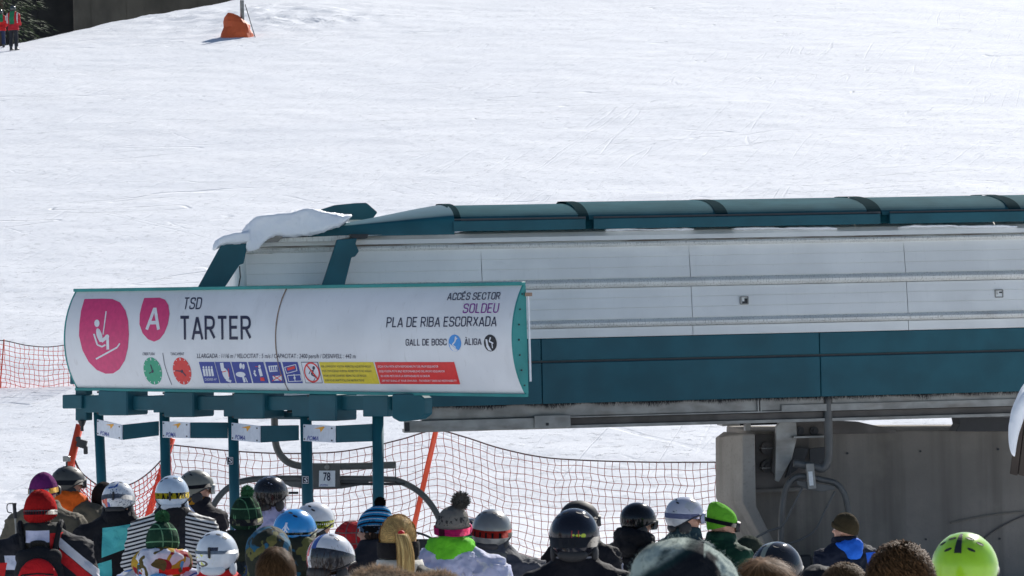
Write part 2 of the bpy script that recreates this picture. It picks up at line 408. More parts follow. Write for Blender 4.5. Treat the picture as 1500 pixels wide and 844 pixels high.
cover(677, 851, H1, 293.5); cover(865, 1053, H1 + .03, 291); cover(1069, 1275, H1 + .03, 291); cover(1295, 1483, H1 + .03, 291.5); cover(1500, 1610, H1 + .03, 291.5)
for p0, p1, e in ((664, 678, .01), (850, 866, .035), (1052, 1070, .02), (1274, 1296, .045), (1482, 1500, .02)):
    c = cover(p0, p1, H1 + e + .02, 291 - e * 30, 'cover_band', mat=m_band, w0=.03)
for p0, p1 in ((664, 858), (870, 1290), (1304, 1600)):
    ubox('cover_flashing', p0, p1, 318.5, 321.5, .035, .08, m_seam, .001)
    ubox('cover_apron', p0, p1, 322, 337, .0 if p0 == 664 else -.02, .06, m_teal, .004)
ubox('apron_filler', 660, 1600, 321, 336, .07, .2, m_band, .002)
# tapering nose
b = B(); ua, ub = U(453), U(668); n = 12; A = []; Bv = []
for k in range(11):
    t = k / 10; u = ua + (ub - ua) * t; top = H1 * (.16 + .84 * math.sin(t * math.pi / 2 * .98)); ring = []
    zb = Zs(320)+ .0; zlow = zb - .03
    for i in range(n + 1):
        a = math.pi / 2 * i / n; ring.append(b.verts.new((u - .0, .02 + (.3 + 1.15 * t) * (1 - math.cos(a)), zb - .07 * (1 - t) + (top + .0) * math.sin(a) * (.25 + .75 * t))))
    A.append([b.verts.new((u, .02, Zs(341.5)))] + ring)
for k in range(10):
    for i in range(n + 1): b.faces.new((A[k][i], A[k + 1][i], A[k + 1][i + 1], A[k][i + 1]))
b.faces.new(A[0]); bmesh.ops.recalc_face_normals(b, faces=list(b.faces)); obj('nose_cover', b, m_teal, ST, smooth=True)
# raised hatch behind the nose
b = B(); pts = []
for x, y in ((463, 309), (490, 300.5), (520, 297.5), (537, 297), (553, 311), (545, 322), (470, 322)): pts.append(SP(x, y, 1.2))
prism(b, pts, (0, .9, 0)); obj('hatch_cover', b, m_teal, ST, bevel=.01)
# teal portal frames at the left end
sprism('portal_frame', [(284, 432), (325, 357), (363, 357), (357, 386), (351, 388), (322, 432)], -.25, -.12, m_teal, .008)
sprism('portal_frame', [(468, 430), (494, 351), (523, 349), (521, 358), (526, 368), (520, 376), (515, 377), (502, 430)], -.25, -.12, m_teal, .008)
sprism('bracket', [(513, 343), (540, 343), (538, 349), (516, 350)], -.22, .1, m_dark, .002)
sprism('end_trim', [(486, 353), (514, 347), (560, 344), (500, 345), (392, 350), (388, 355)], -.02, .1, m_ledge)
sprism('gutter_box', [(388, 355), (390, 347), (417, 343), (408, 354)], -.16, .0, m_galv, .003)
b = B(); tube(b, [SP(351, 390, -.05), SP(352, 406, -.05), SP(346, 440, -.05)], .008, 6); obj('cable', b, m_dark, ST)
# snow cap on the left end
def lump(name, pxpts, w0, w1, parent, vox=.03, amp=.05, seed=0, mat=None):
    b = B(); prism(b, [SP(x, y, w0) for x, y in pxpts], (0, w1 - w0, 0)); me = remesh(b, vox, 5, .5)
    for v in me.vertices:
        n_ = noise.noise_vector(v.co * 3.1 + Vector((seed, 0, 0))) * amp * .6 + noise.noise_vector(v.co * 9) * amp * .3; n_ += v.normal * (abs(noise.noise(v.co * 22)) * amp * .45); v.co += n_
    return link_mesh(name, me, mat or m_rsnow, parent, smooth=True)
lump('snow_cap', [(361, 366), (360, 345), (367, 328), (383, 318), (410, 312), (450, 307.5), (480, 309), (518, 316), (500, 330), (455, 343), (405, 346), (390, 351), (378, 364)], -.26, 1.2, ST, vox=.022, seed=1)
lump('snow_cap', [(317, 366), (320, 352), (328, 345), (345, 341), (366, 338), (366, 354), (345, 358), (326, 357)], -.3, 1.2, ST, seed=4, amp=.03)
# snow lines on the ledge below the covers
for x0, x1, y in ((560, 690, 339.5), (870, 1030, 336), (1060, 1240, 334.5), (1310, 1500, 331.5)):
    lump('snow_drift', [(x0, y + 1.5), (x0 + 30, y - 2.5), ((x0 + x1) / 2, y - 1), (x1 - 25, y - 3), (x1, y + 1)], .08, .22, ST, .018, .02, x0)

# ---- concrete pier under the station (parts of the station)
def sblock(name, poly, w0, w1, mat=m_conc, bevel=.012): return sprism(name, poly, w0, w1, mat, bevel)
def zb(px, w): return 1100
sblock('concrete_wall', [(1106, 632), (1620, 629), (1620, 905), (1150, 905), (1106, 800)], 1.0, 2.6)
b = B()   # chamfered head block with undercut
P0 = [(1066, 641), (1082, 634), (1106, 634), (1106, 742)]; 
pf = [SP(1088, 636, .55), SP(1106, 636, .55), SP(1108, 742, .55), SP(1190, 905, .55), SP(1178, 905, .55), SP(1088, 736, .55)]
pl = [SP(1048, 641, 1.2), SP(1060, 632, 1.6), SP(1060, 742, 1.6), SP(1140, 905, 1.6), SP(1132, 905, 1.2), SP(1048, 729, 1.2)]
prism(b, pf, pl); obj('head_block', b, m_conc_lit, ST, bevel=.01)
sblock('wall_ledge', [(1104, 717), (1185, 713), (1185, 719), (1104, 723)], .86, 1.0)
sblock('pier_recess', [(1106, 636), (1186, 634), (1186, 716), (1106, 720)], .92, 1.0, m_rail)
for py in (657, 683):
    b = B(); c = SP(1124, py, .84); tube(b, [c + Vector((0, .08, 0)), c], .075, 16); tube(b, [c, c - Vector((0, .03, 0))], .035, 6); obj('anchor_bolt', b, m_rail, ST)
for py in (666, 695): ubox('anchor_strap', 1116, 1139, py, py + 1.6, .8, .92, m_galv, .001)
sprism('gusset_plate', [(1146, 612), (1166, 612), (1168, 640), (1160, 672), (1141, 706), (1136, 704), (1137, 625)], .5, .56, m_galv, .005)
sprism('gusset_plate', [(1138, 624), (1150, 622), (1156, 662), (1140, 704), (1130, 690)], .72, .8, m_rail, .005)
ubox('roller_box', 1166, 1212, 617, 649, .55, .8, m_rail)
for px in (1172, 1193):
    b = B(); c = SP(px, 631, .52); tube(b, [c + Vector((0, .1, 0)), c], .05, 18); tube(b, [c, c - Vector((0, .02, 0))], .022, 8); obj('roller', b, m_dark, ST, smooth=False)
for px in (1176, 1183, 1190, 1200, 1206): ubox('bolt_head', px, px + 3, 617.5, 621, .52, .55, m_galv, .001)
ubox('roller_shelf', 1163, 1210, 650, 653, .4, .8, m_galv, .002)
ubox('support_bracket', 1150, 1210, 604, 616, .3, .36, m_galv)
sprism('stay_plate', [(1165, 655), (1185, 657), (1180, 672), (1168, 688), (1150, 700)], .7, .74, m_dark, .003)
sprism('stay_plate', [(1186, 657), (1208, 655), (1206, 690), (1186, 678)], .7, .74, m_dark, .003)
sprism('valance_plate', [(1215, 616), (1258, 618), (1285, 624), (1312, 629), (1312, 634), (1215, 636)], .9, 1.05, m_rail, .003)
sprism('machine_housing', [(1404, 612), (1600, 610), (1600, 632), (1400, 632), (1406, 622)], .8, 1.1, m_dark, .003)
for x in (1455, 1462): ubox('bolt_head', x, x + 4, 612, 620, .76, .8, m_galv, .001)
ubox('pump_box', 1058, 1084, 622, 632, 1.1, 1.4, m_galv); ubox('pump_knob', 1092, 1100, 624, 640, 1.0, 1.1, m_galv); ubox('cross_beam', 1084, 1140, 626, 632, 1.2, 1.4, m_dark)
for px, py in ((1241, 664), (1348, 661), (1462, 658), (1356, 790), (1464, 789)):
    b = B(); c = SP(px, py, .995); tube(b, [c, c + Vector((0, -.01, 0))], .014, 8); obj('tie_hole', b, m_dark, ST)
ocher = plain('ochre_paint', (.33, .25, .08), .6)
b = B(); pp = smooth_path([SP(1393, 766, .985), SP(1430, 758, .985), (SP(1470, 752, .985)), SP(1510, 749, .985)], 5); tube(b, pp, .012, 6); obj('wall_conduit', b, plain('conduit', (.16, .145, .12), .6), ST)
b = B(); pp = smooth_path([SP(1510, 752, .98), SP(1480, 764, .98), (SP(1450, 782, .98)), SP(1432, 800, .98)], 5); tube(b, pp, .01, 6); obj('wall_conduit', b, m_rail, ST)
# columns that carry the station out of sight
for px in (720, 980):
    b = B(); c = SP(px, 640, 1.9); tube(b, [(c.x, 1.9, -1.3), (c.x, 1.9, Zs(600))], .12, 12) if px == 0 else b.free()

# ------------------------------------------------------------------ the sign
BL, TL, TR, BR = W(114, 568, 32.8), W(112, 427.5, 32.8), W(765, 418, 28.35), W(769, 577, 28.35)
ax = (TR - TL); ax.z = 0; ax.normalize(); NN = Vector((ax.y, -ax.x, 0))
if NN.y > 0: NN = -NN
BUL = .18
def sign_pt(u, v, off=0.0):
    p = (BL * (1 - u) + BR * u) * (1 - v) + (TL * (1 - u) + TR * u) * v
    b = 4 * v * (1 - v); return p + NN * (BUL * b * (1 - .12 * b) * 1.1 + off)
def sign_uv(px, py):
    u, v = (px - 110) / 657, (572 - py) / 150
    for _ in range(12):
        x, y = proj(sign_pt(u, v)); e = 1e-3
        x1, y1 = proj(sign_pt(u + e, v)); x2, y2 = proj(sign_pt(u, v + e))
        a, b_, c, d = (x1 - x) / e, (x2 - x) / e, (y1 - y) / e, (y2 - y) / e; D = a * d - b_ * c
        dx, dy = px - x, py - y; u += (d * dx - b_ * dy) / D; v += (-c * dx + a * dy) / D
    return u, v
SIGN = empty('lift_sign', (BL + BR) / 2)
tag(SIGN, 'long curved white sign reading TSD TARTER with pink badges, above the turnstiles', 'sign')
m_signw = M('sign_white', (.74, .75, .76), .38, 0, .2).vary(.05, 1.6)
m_signw.over(m_signw.noise(5, 6, stretch=(1, 1, .3)).step(.55, .85) * .3, (.5, .5, .5)); m_signw.over(m_signw.noise(24, 6, stretch=(1, 1, .12)).step(.6, .8) * .3, (.42, .40, .36)); m_signw.over((m_signw.z.step(2.35, 2.12) * m_signw.noise(14, 5, stretch=(1, 1, .4)).step(.4, .7)) * .0, (.4, .38, .33)); m_signw = m_signw.done()
m_white = plain('print_white', (.74, .75, .78), .5); m_navy = plain('print_navy', (.02, .02, .055), .5); m_pink = plain('print_pink', (.66, .045, .17), .45)
m_green = plain('print_green', (.03, .36, .2), .5); m_red = plain('print_red', (.72, .035, .03), .5); m_yel = plain('print_yellow', (.74, .58, .03), .5)
m_blue = plain('print_blue', (.025, .05, .30), .5); m_purple = plain('print_purple', (.22, .03, .26), .5); m_sky = plain('print_sky_blue', (.06, .30, .72), .5)
m_rust = plain('rusty_crack', (.30, .20, .14), .8); m_blk = plain('print_black', (.01, .01, .015), .5)
def sface(u0, u1):
    b = B(); n = 22; m_ = 8; g = [[b.verts.new(sign_pt(u0 + (u1 - u0) * i / m_, j / n)) for j in range(n + 1)] for i in range(m_ + 1)]
    for i in range(m_):
        for j in range(n): b.faces.new((g[i][j], g[i + 1][j], g[i + 1][j + 1], g[i][j + 1]))
    return b
us = sign_uv(404, 500)[0]
for a, c in ((0, us - .0006), (us + .0006, 1)): obj('sign_panel', sface(a, c), m_signw, SIGN, smooth=True, world=True)
for a, s_ in ((0, -1), (1, 1)):     # end plates fill the bow
    b = B(); pts = [sign_pt(a, j / 20, .004) for j in range(21)] + [sign_pt(a, 1) - NN * .2, sign_pt(a, 0) - NN * .2]
    pts[-2] = TL * (1 - a) + TR * a - NN * .03; pts[-1] = BL * (1 - a) + BR * a - NN * .03
    prism(b, pts, ax * .02 * s_); obj('end_plate', b, m_teal_l, SIGN, world=True)
# screws on the right end plate
for j in range(7):
    b = B(); v = .08 + j * .14; p = sign_pt(1, v) * .55 + (BR * (1 - v) + TR * v) * .45 + ax * .022; tube(b, [p, p + ax * .008], .009, 6); obj('screw', b, m_dark, SIGN, world=True)
for v, h in ((1, .035), (0, -.03)):
    b = B(); p0 = sign_pt(0, v) - ax * .02; p1 = sign_pt(1, v) + ax * .02; z = Vector((0, 0, h))
    prism(b, [p0 + NN * .03, p0 + NN * .03 + z, p0 - NN * .03 + z, p0 - NN * .03], p1 - p0); obj('trim', b, m_teal_l, SIGN, world=True, bevel=.004)
b = B(); prism(b, [BL - NN * .012, BR - NN * .012, TR - NN * .012, TL - NN * .012], -NN * .03); obj('back_panel', b, m_teal, SIGN, world=True)
b = B(); q = [TR + Vector((0, 0, -.07)), BR + Vector((0, 0, .12))]; prism(b, [q[0] + ax * .03 - NN * .035, q[1] + ax * .03 - NN * .035, q[1] + ax * .03 - NN * .055, q[0] + ax * .03 - NN * .055], ax * .012); obj('edge_plate', b, m_white, SIGN, world=True)
b = B(); c = TR + Vector((.06, 0, -.09)); box(b, c, (.07, .05, .035)); obj('bracket', b, m_rust, SIGN, world=True)
b = B(); c = W(144, 425, 32.8); box(b, c, (.09, .05, .025)); obj('lug', b, m_rust, SIGN, world=True)
# printing
def bis(bm, step=3.0):
    ys = [v.co.y for v in bm.verts]
    y = math.floor(min(ys) / step) * step + step
    while y < max(ys):
        bmesh.ops.bisect_plane(bm, geom=list(bm.verts) + list(bm.edges) + list(bm.faces), plane_co=(0, y, 0), plane_no=(0, 1, 0)); y += step
def put(name, bm, mat, off=.003):
    bis(bm)
    for v in bm.verts:
        u, w_ = sign_uv(v.co.x, v.co.y); v.co = sign_pt(u, w_, off + v.co.z)
    for f in bm.faces:
        f.normal_update()
        if f.normal.dot(NN) < 0: f.normal_flip()
    return obj(name, bm, mat, SIGN, world=True)
def poly(bm, pts): bm.faces.new([bm.verts.new((x, y, 0)) for x, y in pts])
def quadline(bm, x0, y0, x1, y1, t):
    d = Vector((x1 - x0, y1 - y0)).normalized() * t / 2; poly(bm, [(x0 - d.y, y0 + d.x), (x0 + d.y, y0 - d.x), (x1 + d.y, y1 - d.x), (x1 - d.y, y1 + d.x)])
def ell(bm, cx, cy, rx, ry, sh=0.0, n=28): poly(bm, [(cx + rx * math.cos(2 * math.pi * k / n) + sh * ry * math.sin(2 * math.pi * k / n), cy + ry * math.sin(2 * math.pi * k / n)) for k in range(n)])
def drop(bm, cx0, x1, y0, y1, xl, n=14):
    """the badge: flat top left corner, round elsewhere; measured outline"""
    pts = [(cx0, y0)]; w_ = x1 - xl
    return pts
def text_mesh(s, bold=0.0):
    cu = bpy.data.curves.new('t', 'FONT'); cu.body = s; cu.resolution_u = 3; cu.offset = bold
    o = bpy.data.objects.new('t', cu); COL.objects.link(o); dg = bpy.context.evaluated_depsgraph_get()
    me = bpy.data.meshes.new_from_object(o.evaluated_get(dg)); bpy.data.objects.remove(o); b = B(); b.from_mesh(me); bpy.data.meshes.remove(me); return b
def text(s, x0, x1, y0, y1, cap_, mat, slant=0.0, off=.004, bold=0.0, name='lettering', fn=None):
    """baseline from (x0,y0) to (x1,y1), capital height cap_ pixels, slant px of lean over the cap height"""
    b = text_mesh(s, bold); xs = [v.co.x for v in b.verts]; a, c = min(xs), max(xs)
    for v in b.verts:
        t = (v.co.x - a) / (c - a); h = v.co.y / .70 * cap_
        v.co = Vector((x0 + (x1 - x0) * t + slant * h / cap_, y0 + (y1 - y0) * t - h, 0))
    return (fn or put)(name, b, mat, off)

# a narrow stroke alphabet like the sign's own lettering: points (x, y, corner radius)
GL = {'A': [[(0, 0), (.26, .94), (.32, .94), (.58, 0)], [(.1, .27), (.48, .27)]], 'B': [[(0, 0), (0, 1), (.5, 1, .22), (.5, .53, .22), (.02, .53)], [(.3, .53), (.54, .53, .25), (.54, 0, .25), (0, 0)]],
 'C': [[(.52, .72), (.52, 1, .25), (0, 1, .26), (0, 0, .26), (.52, 0, .25), (.52, .28)]], 'D': [[(0, 0), (0, 1), (.53, 1, .28), (.53, 0, .28), (-.05, 0)]], 'E': [[(.48, 1), (0, 1), (0, 0), (.48, 0)], [(.04, .52), (.42, .52)]],
 'F': [[(.46, 1), (0, 1), (0, 0)], [(.04, .52), (.4, .52)]], 'G': [[(.53, .74), (.53, 1, .25), (0, 1, .26), (0, 0, .26), (.53, 0, .25), (.53, .46), (.28, .46)]], 'H': [[(0, 0), (0, 1)], [(.52, 0), (.52, 1)], [(.04, .52), (.48, .52)]],
 'I': [[(0, 0), (0, 1)]], 'J': [[(.3, 1), (.3, 0, .2), (0, 0)]], 'L': [[(0, 1), (0, 0), (.44, 0)]], 'M': [[(0, 0), (0, 1)], [(0, 1), (.33, .38)], [(.33, .38), (.66, 1)], [(.66, 1), (.66, 0)]], 'N': [[(0, 0), (0, 1)], [(.02, 1), (.52, 0)], [(.54, 0), (.54, 1)]],
 'O': [[(.27, 1), (0, 1, .26), (0, 0, .26), (.53, 0, .26), (.53, 1, .26), (.265, 1)]], 'P': [[(0, 0), (0, 1), (.52, 1, .26), (.52, .46, .26), (.04, .46)]], 'R': [[(0, 0), (0, 1), (.52, 1, .25), (.52, .48, .25), (.04, .48)], [(.27, .46), (.55, 0)]],
 'S': [[(.5, .8), (.5, 1, .22), (0, 1, .25), (0, .53, .24), (.52, .5, .24), (.52, 0, .25), (-.01, 0, .22), (-.01, .2)]], 'T': [[(0, 1), (.54, 1)], [(.27, .88), (.27, 0)]], 'U': [[(0, 1), (0, 0, .26), (.53, 0, .26), (.53, 1)]],
 'V': [[(0, 1), (.28, 0), (.56, 1)]], 'X': [[(0, 0), (.53, 1)], [(0, 1), (.53, 0)]], 'Y': [[(0, 1), (.27, .45), (.54, 1)], [(.27, .47), (.27, 0)]], '4': [[(.3, 1), (0, .24), (.54, .24)], [(.38, .5), (.38, 0)]]}
ACC = {'É': ('E', [(.18, 1.14), (.36, 1.3)]), 'À': ('A', [(.36, 1.14), (.18, 1.3)])}
def rnd(pts, n=6):
    out = []
    for i, p in enumerate(pts):
        if len(p) < 3 or i in (0, len(pts) - 1): out.append(Vector(p[:2])); continue
        P_, A_, C_ = Vector(p[:2]), Vector(pts[i - 1][:2]), Vector(pts[i + 1][:2]); r = p[2]
        a = P_ + (A_ - P_).normalized() * min(r, (A_ - P_).length * .5); c = P_ + (C_ - P_).normalized() * min(r, (C_ - P_).length * .5)
        for k in range(n + 1): t = k / n; out.append(a * (1 - t) ** 2 + P_ * 2 * t * (1 - t) + c * t * t)
    q = [out[0]]
    for p in out[1:]:
        if (p - q[-1]).length > 1e-4: q.append(p)
    return q
def strip2(bm, pts, w_, z):
    L_ = []; n = len(pts)
    for i in range(n):
        d0 = (pts[i] - pts[i - 1]).normalized() if i else (pts[1] - pts[0]).normalized(); d1 = (pts[i + 1] - pts[i]).normalized() if i < n - 1 else d0
        t = (d0 + d1); t = t.normalized() if t.length > .1 else d0; m_ = Vector((-t.y, t.x)); k = max(.42, m_.dot(Vector((-d0.y, d0.x)))); o = m_ * (w_ / 2 / k)
        L_.append((bm.verts.new((*(pts[i] + o), z)), bm.verts.new((*(pts[i] - o), z))))
    for i in range(n - 1): bm.faces.new((L_[i][0], L_[i + 1][0], L_[i + 1][1], L_[i][1]))
def din(s_, x0, x1, y0, y1, cap_, mat, slant=0.0, off=.004, wt=.12, name='lettering', fn=None):
    b = B(); X = 0
    for ch in s_:
        if ch == ' ': X += .34; continue
        st = GL.get(ACC[ch][0] if ch in ACC else ch); wd = max(p[0] for t in st for p in t)
        for k, t in enumerate(st + ([ACC[ch][1]] if ch in ACC else [])):
            q = [Vector((p.x + X, wt / 2 + p.y * (1 - wt))) for p in rnd(t)]
            if len(t) == 2 or 1:      # butt ends reach the cap line
                for e, nb in ((0, 1), (-1, -2)):
                    d = (q[e] - q[nb]).normalized()
                    if abs(d.y) > .95: q[e] = q[e] + d * wt / 2
            strip2(b, q, wt, k * .0004)
        X += wd + .24
    X -= .24 + 0
    for v in b.verts:
        t = v.co.x / X; h = v.co.y * cap_; v.co = Vector((x0 + (x1 - x0) * t + slant * h / cap_, y0 + (y1 - y0) * t - h, v.co.z))
    return (fn or put)(name, b, mat, off)
# badges (outline measured round the edge)
b = B(); poly(b, [(124, 438), (150, 437.5), (165, 438), (176, 443), (184, 455), (188, 470), (189, 490), (187.5, 510), (183, 528), (175, 541), (166, 547), (155, 547.5), (142, 542), (130, 530), (121, 513), (116, 492), (116.5, 475), (119, 455)]); put('badge', b, m_pink)
b = B(); poly(b, [(211.5, 436.5), (234, 436), (242, 439), (247, 447), (248.5, 460), (246, 475), (241, 488), (234, 497), (226, 500.5), (217, 497), (209, 488), (204.5, 475), (205, 460), (208, 447)]); put('badge', b, m_pink)
din('A', 216, 232, 483, 483, 34, m_white, 3.5, .005, .15)
b = B(); ell(b, 142.5, 473.5, 3.8, 5.4); 
for a in ((144, 483, 149, 500, 5.5), (149, 500, 158, 493, 5), (158, 492, 158.5, 512, 4), (138, 489, 143, 505, 2.4), (143, 505, 150, 508, 2.4), (150, 508, 155, 505, 2.4), (156, 456, 151.5, 490, 1.6), (141, 526, 172, 509, 2.4), (172, 509, 176, 503, 2)): quadline(b, *a)
ell(b, 146, 491, 4, 10, .25); ell(b, 157.5, 493, 3, 3); put('pictogram', b, m_white, .0052)
din('TSD', 268.5, 293.5, 453, 453, 17.5, m_navy, 3, wt=.12)
din('TARTER', 265, 367, 497.5, 497.5, 35, m_navy, -.5, wt=.13)
text('OBERTURA', 209, 227, 520.5, 520.5, 4.2, m_navy); text('TANCAMENT', 250, 270, 520.5, 520.5, 4.2, m_navy)
b = B(); quadline(b, 238.6, 517, 241, 533, .7); quadline(b, 241, 533, 246, 549, .7); quadline(b, 246, 549, 252, 564, .7); put('divider_line', b, m_navy)
for cx, m_, hands in ((224, m_green, ((-5, 3), (-3, -10))), (267, m_red, ((-9, -1), (6, 7)))):
    b = B(); ell(b, cx, 543.5, 13.2, 20, .16); put('clock_dial', b, m_)
    b = B()
    for k in range(12):
        a = 2 * math.pi * k / 12; c, s_ = math.cos(a), math.sin(a); f = lambda r: (cx + 13.2 * r * c + .16 * 20 * r * s_, 543.5 + 20 * r * s_); quadline(b, *f(.78 if k % 3 == 0 else .87), *f(.97), 1.1)
    put('clock_marks', b, m_white, .0045)
    b = B(); [quadline(b, cx, 544, cx + dx, 544 + dy, 1.5) for dx, dy in hands]; ell(b, cx, 544, 1.7, 2.4); put('clock_hands', b, m_navy, .0055)
text('LLARGADA : 1116 m / VELOCITAT : 5 m/s / CAPACITAT : 2400 pers/h / DESNIVELL : 442 m', 289, 521, 524.5, 525, 6.6, m_navy, .4)
# row of rule pictograms
def par(x0, x1, y0, y1, sl, i=0): return [(x0 + i, y0 + i), (x1 - i, y0 + i), (x1 + sl - i * .6, y1 - i), (x0 + sl + i * .6, y1 - i)]
xs_ = [291.5, 315, 339, 363.5, 388.5, 413.5]
for k, x in enumerate(xs_):
    b = B(); poly(b, par(x, x + 22.5, 530.2, 561.3, 8)); put('rule_panel', b, m_blue)
    b = B(); r_ = B(); X = x + 12; 
    if k == 0:
        for j in range(4): ell(b, x + 7 + j * 4, 538, 1.2, 1.8); quadline(b, x + 7 + j * 4, 540, x + 9 + j * 4, 551, 3)
        text('CADIRES 4 P', x + 9, x + 26, 557.5, 557.5, 3.6, m_white, 0, .0047)
    elif k == 1:
        quadline(b, x + 10, 531.5, x + 12, 543, 5); ell(b, x + 16, 548, 4.5, 9, .3); quadline(b, x + 17, 556, x + 24, 559, 3.5); quadline(r_, x + 11, 545, x + 17, 543.5, 1.2); quadline(r_, x + 20, 540, x + 21, 552, 1)
    elif k == 2:
        ell(b, x + 14, 536, 2, 4.2); ell(b, x + 18, 537, 1.8, 4); ell(b, x + 14, 548.5, 7, 3.8, .2); quadline(b, x + 17, 550, x + 20, 560, 3.2); quadline(b, x + 21, 553, x + 24, 560, 1.5)
    elif k == 3:
        ell(b, x + 17, 537, 1.8, 2.6); quadline(b, x + 17, 540, x + 20, 551, 4.2); ell(b, x + 10, 544, 1.4, 2); quadline(b, x + 9, 546, x + 12, 551, 2.5); quadline(r_, x + 11, 537, x + 15, 537, .9); poly(r_, [(x + 18, 553), (x + 24, 553), (x + 25, 558), (x + 19, 558)])
    elif k == 4:
        poly(b, [(x + 5, 536), (x + 18, 535), (x + 19, 544), (x + 7, 545)]); 
        bb = B(); [quadline(bb, x + 8 + j * 3, 537, x + 9 + j * 3, 543, 1.4) for j in range(4)]; put('pictogram', bb, m_blue, .0056)
        poly(b, [(x + 11, 551), (x + 24, 550), (x + 25, 557), (x + 13, 558)]); quadline(r_, x + 11, 558, x + 25, 549, 1.2); quadline(r_, x + 12, 550, x + 24, 558, 1.2)
    else:
        for a in ((x + 4, 538, x + 20, 534), (x + 20, 534, x + 22, 543), (x + 22, 543, x + 7, 547), (x + 7, 547, x + 4, 538), (x + 8, 550, x + 27, 549), (x + 27, 549, x + 29, 558), (x + 29, 558, x + 10, 559), (x + 10, 559, x + 8, 550)): quadline(b, *a, 1)
        quadline(b, x + 17.5, 548, x + 19.5, 559, 1.2); ell(b, x + 18.5, 553.5, 1.5, 2); quadline(r_, x + 8, 541, x + 19, 538, 4)
    put('pictogram', b, m_white, .0047)
    if len(r_.verts): put('pictogram', r_, m_red, .0062)
    else: r_.free()
b = B(); poly(b, par(441, 466, 530.2, 561.3, 7)); put('rule_panel', b, m_navy)
b = B(); poly(b, par(441, 466, 530.2, 561.3, 7, .9)); put('rule_panel', b, m_white, .0042)
b = B(); cx, cy = 457.5, 545.5; n = 32
for k in range(n):
    a0, a1 = 2 * math.pi * k / n, 2 * math.pi * (k + 1) / n; f = lambda a, r: (cx + 11.6 * r * math.cos(a) + 2 * r * math.sin(a), cy + 15 * r * math.sin(a)); poly(b, [f(a0, 1), f(a1, 1), f(a1, .84), f(a0, .84)])
quadline(b, 450, 535, 466, 555, 2); put('pictogram', b, m_red, .0062)
b = B(); ell(b, 460, 539, 2, 2.8); quadline(b, 459, 542, 457, 549, 3); quadline(b, 457, 549, 463, 552, 2); quadline(b, 463, 552, 460, 558, 1); quadline(b, 463, 552, 466, 557, 1); quadline(b, 456, 542, 453, 548, 1.2); put('pictogram', b, m_navy, .0052)
b = B(); poly(b, [(467.5, 530.4), (547, 530.4), (556.5, 562.5), (475.5, 561.5)]); put('notice_panel', b, m_yel)
b = B(); poly(b, [(549, 530.4), (665.5, 530.4), (674.5, 563), (557.5, 562.5)]); put('notice_panel', b, m_red)
for k, (s_, x0, x1) in enumerate((("PER COMODITAT VOSTRA RESPECTEU AQUESTES REGLES", 471, 544), ("POR COMODIDAD VUESTRA RESPECTEN ESTAS REGLAS", 472.5, 544.5), ("POUR VOTRE CONFORT RESPECTEZ CES REGLES", 474.5, 537), ("FOR YOUR SAFETY FOLLOW INSTRUCTIONS", 477, 534))): text(s_, x0, x1, 538.3 + k * 6.8, 538.3 + k * 6.8, 3.0, m_navy, 0, .0047)
for k, (s_, x0, x1) in enumerate((("ESQUI FORA PISTA SOTA RESPONSABILITAT DEL PROPI ESQUIADOR", 554, 642.5), ("ESQUI FUERA PISTA BAJO RESPONSABILIDAD DEL PROPIO ESQUIADOR", 556, 652), ("SKI HORS PISTE SOUS LA RESPONSABILITE DU SKIEUR", 558, 630), ("OFF PIST SKIING AT YOUR OWN RISK - THE RESORT TAKES NO RESPONSIBILITY", 560, 669.5))): text(s_, x0, x1, 538.3 + k * 7, 538.3 + k * 7, 3.0, m_white, 0, .0047)
din('ACCÉS SECTOR', 655.5, 731.5, 439.8, 438.8, 11, m_navy, 2.2, wt=.13); din('SOLDEU', 678.5, 729, 458.8, 458.3, 14.2, m_purple, 2.4, wt=.12)
din('PLA DE RIBA ESCORXADA', 566.5, 726.5, 479.5, 478, 14.8, m_navy, 1.5, wt=.12); din('GALL DE BOSC', 595, 654, 506.5, 506, 9.8, m_navy, 0, wt=.14); din('ÀLIGA', 681, 705, 505.5, 505.5, 9.8, m_navy, 0, wt=.14)
b = B(); ell(b, 666.5, 502.5, 9.2, 12.4, .05); put('piste_badge', b, m_sky)
b = B(); poly(b, [(658.5, 503), (660.5, 510), (664.5, 514.3), (668, 514.8), (671.5, 513)]); quadline(b, 668, 493, 667, 500, 2); quadline(b, 667, 500, 663, 505, 2); quadline(b, 667, 499, 670, 495, 1.3); quadline(b, 663, 505, 668, 509, 1.2); put('pictogram', b, m_white, .0047)
b = B(); ell(b, 718.5, 502.5, 9.4, 12.4, .05); put('piste_badge', b, m_blk)
b = B(); poly(b, [(711.5, 497), (713, 508), (716, 513), (721, 514), (716, 506), (714, 497)]); quadline(b, 719, 494, 717, 500, 1.6); quadline(b, 717, 500, 723, 503, 2); quadline(b, 721, 503, 722, 510, 1.4); put('pictogram', b, m_white, .0047)
# rusty crack line over the joint
b = B(); pr = [proj(sign_pt(us, 1 - i / 12)) for i in range(13)]
for i in range(12):
    w0_, w1_ = 1.5 - i * .06 + .3 * math.sin(i * 2.1), 1.5 - (i + 1) * .06 + .3 * math.sin(i * 2.1 + 2.1); a_, c_ = pr[i], pr[i + 1]; poly(b, [(a_[0] - w0_ / 2, a_[1]), (a_[0] + w0_ / 2, a_[1]), (c_[0] + w1_ / 2, c_[1]), (c_[0] - w1_ / 2, c_[1])])
bmesh.ops.remove_doubles(b, verts=list(b.verts), dist=.001)
put('rust_streak', b, m_rust, .0068)

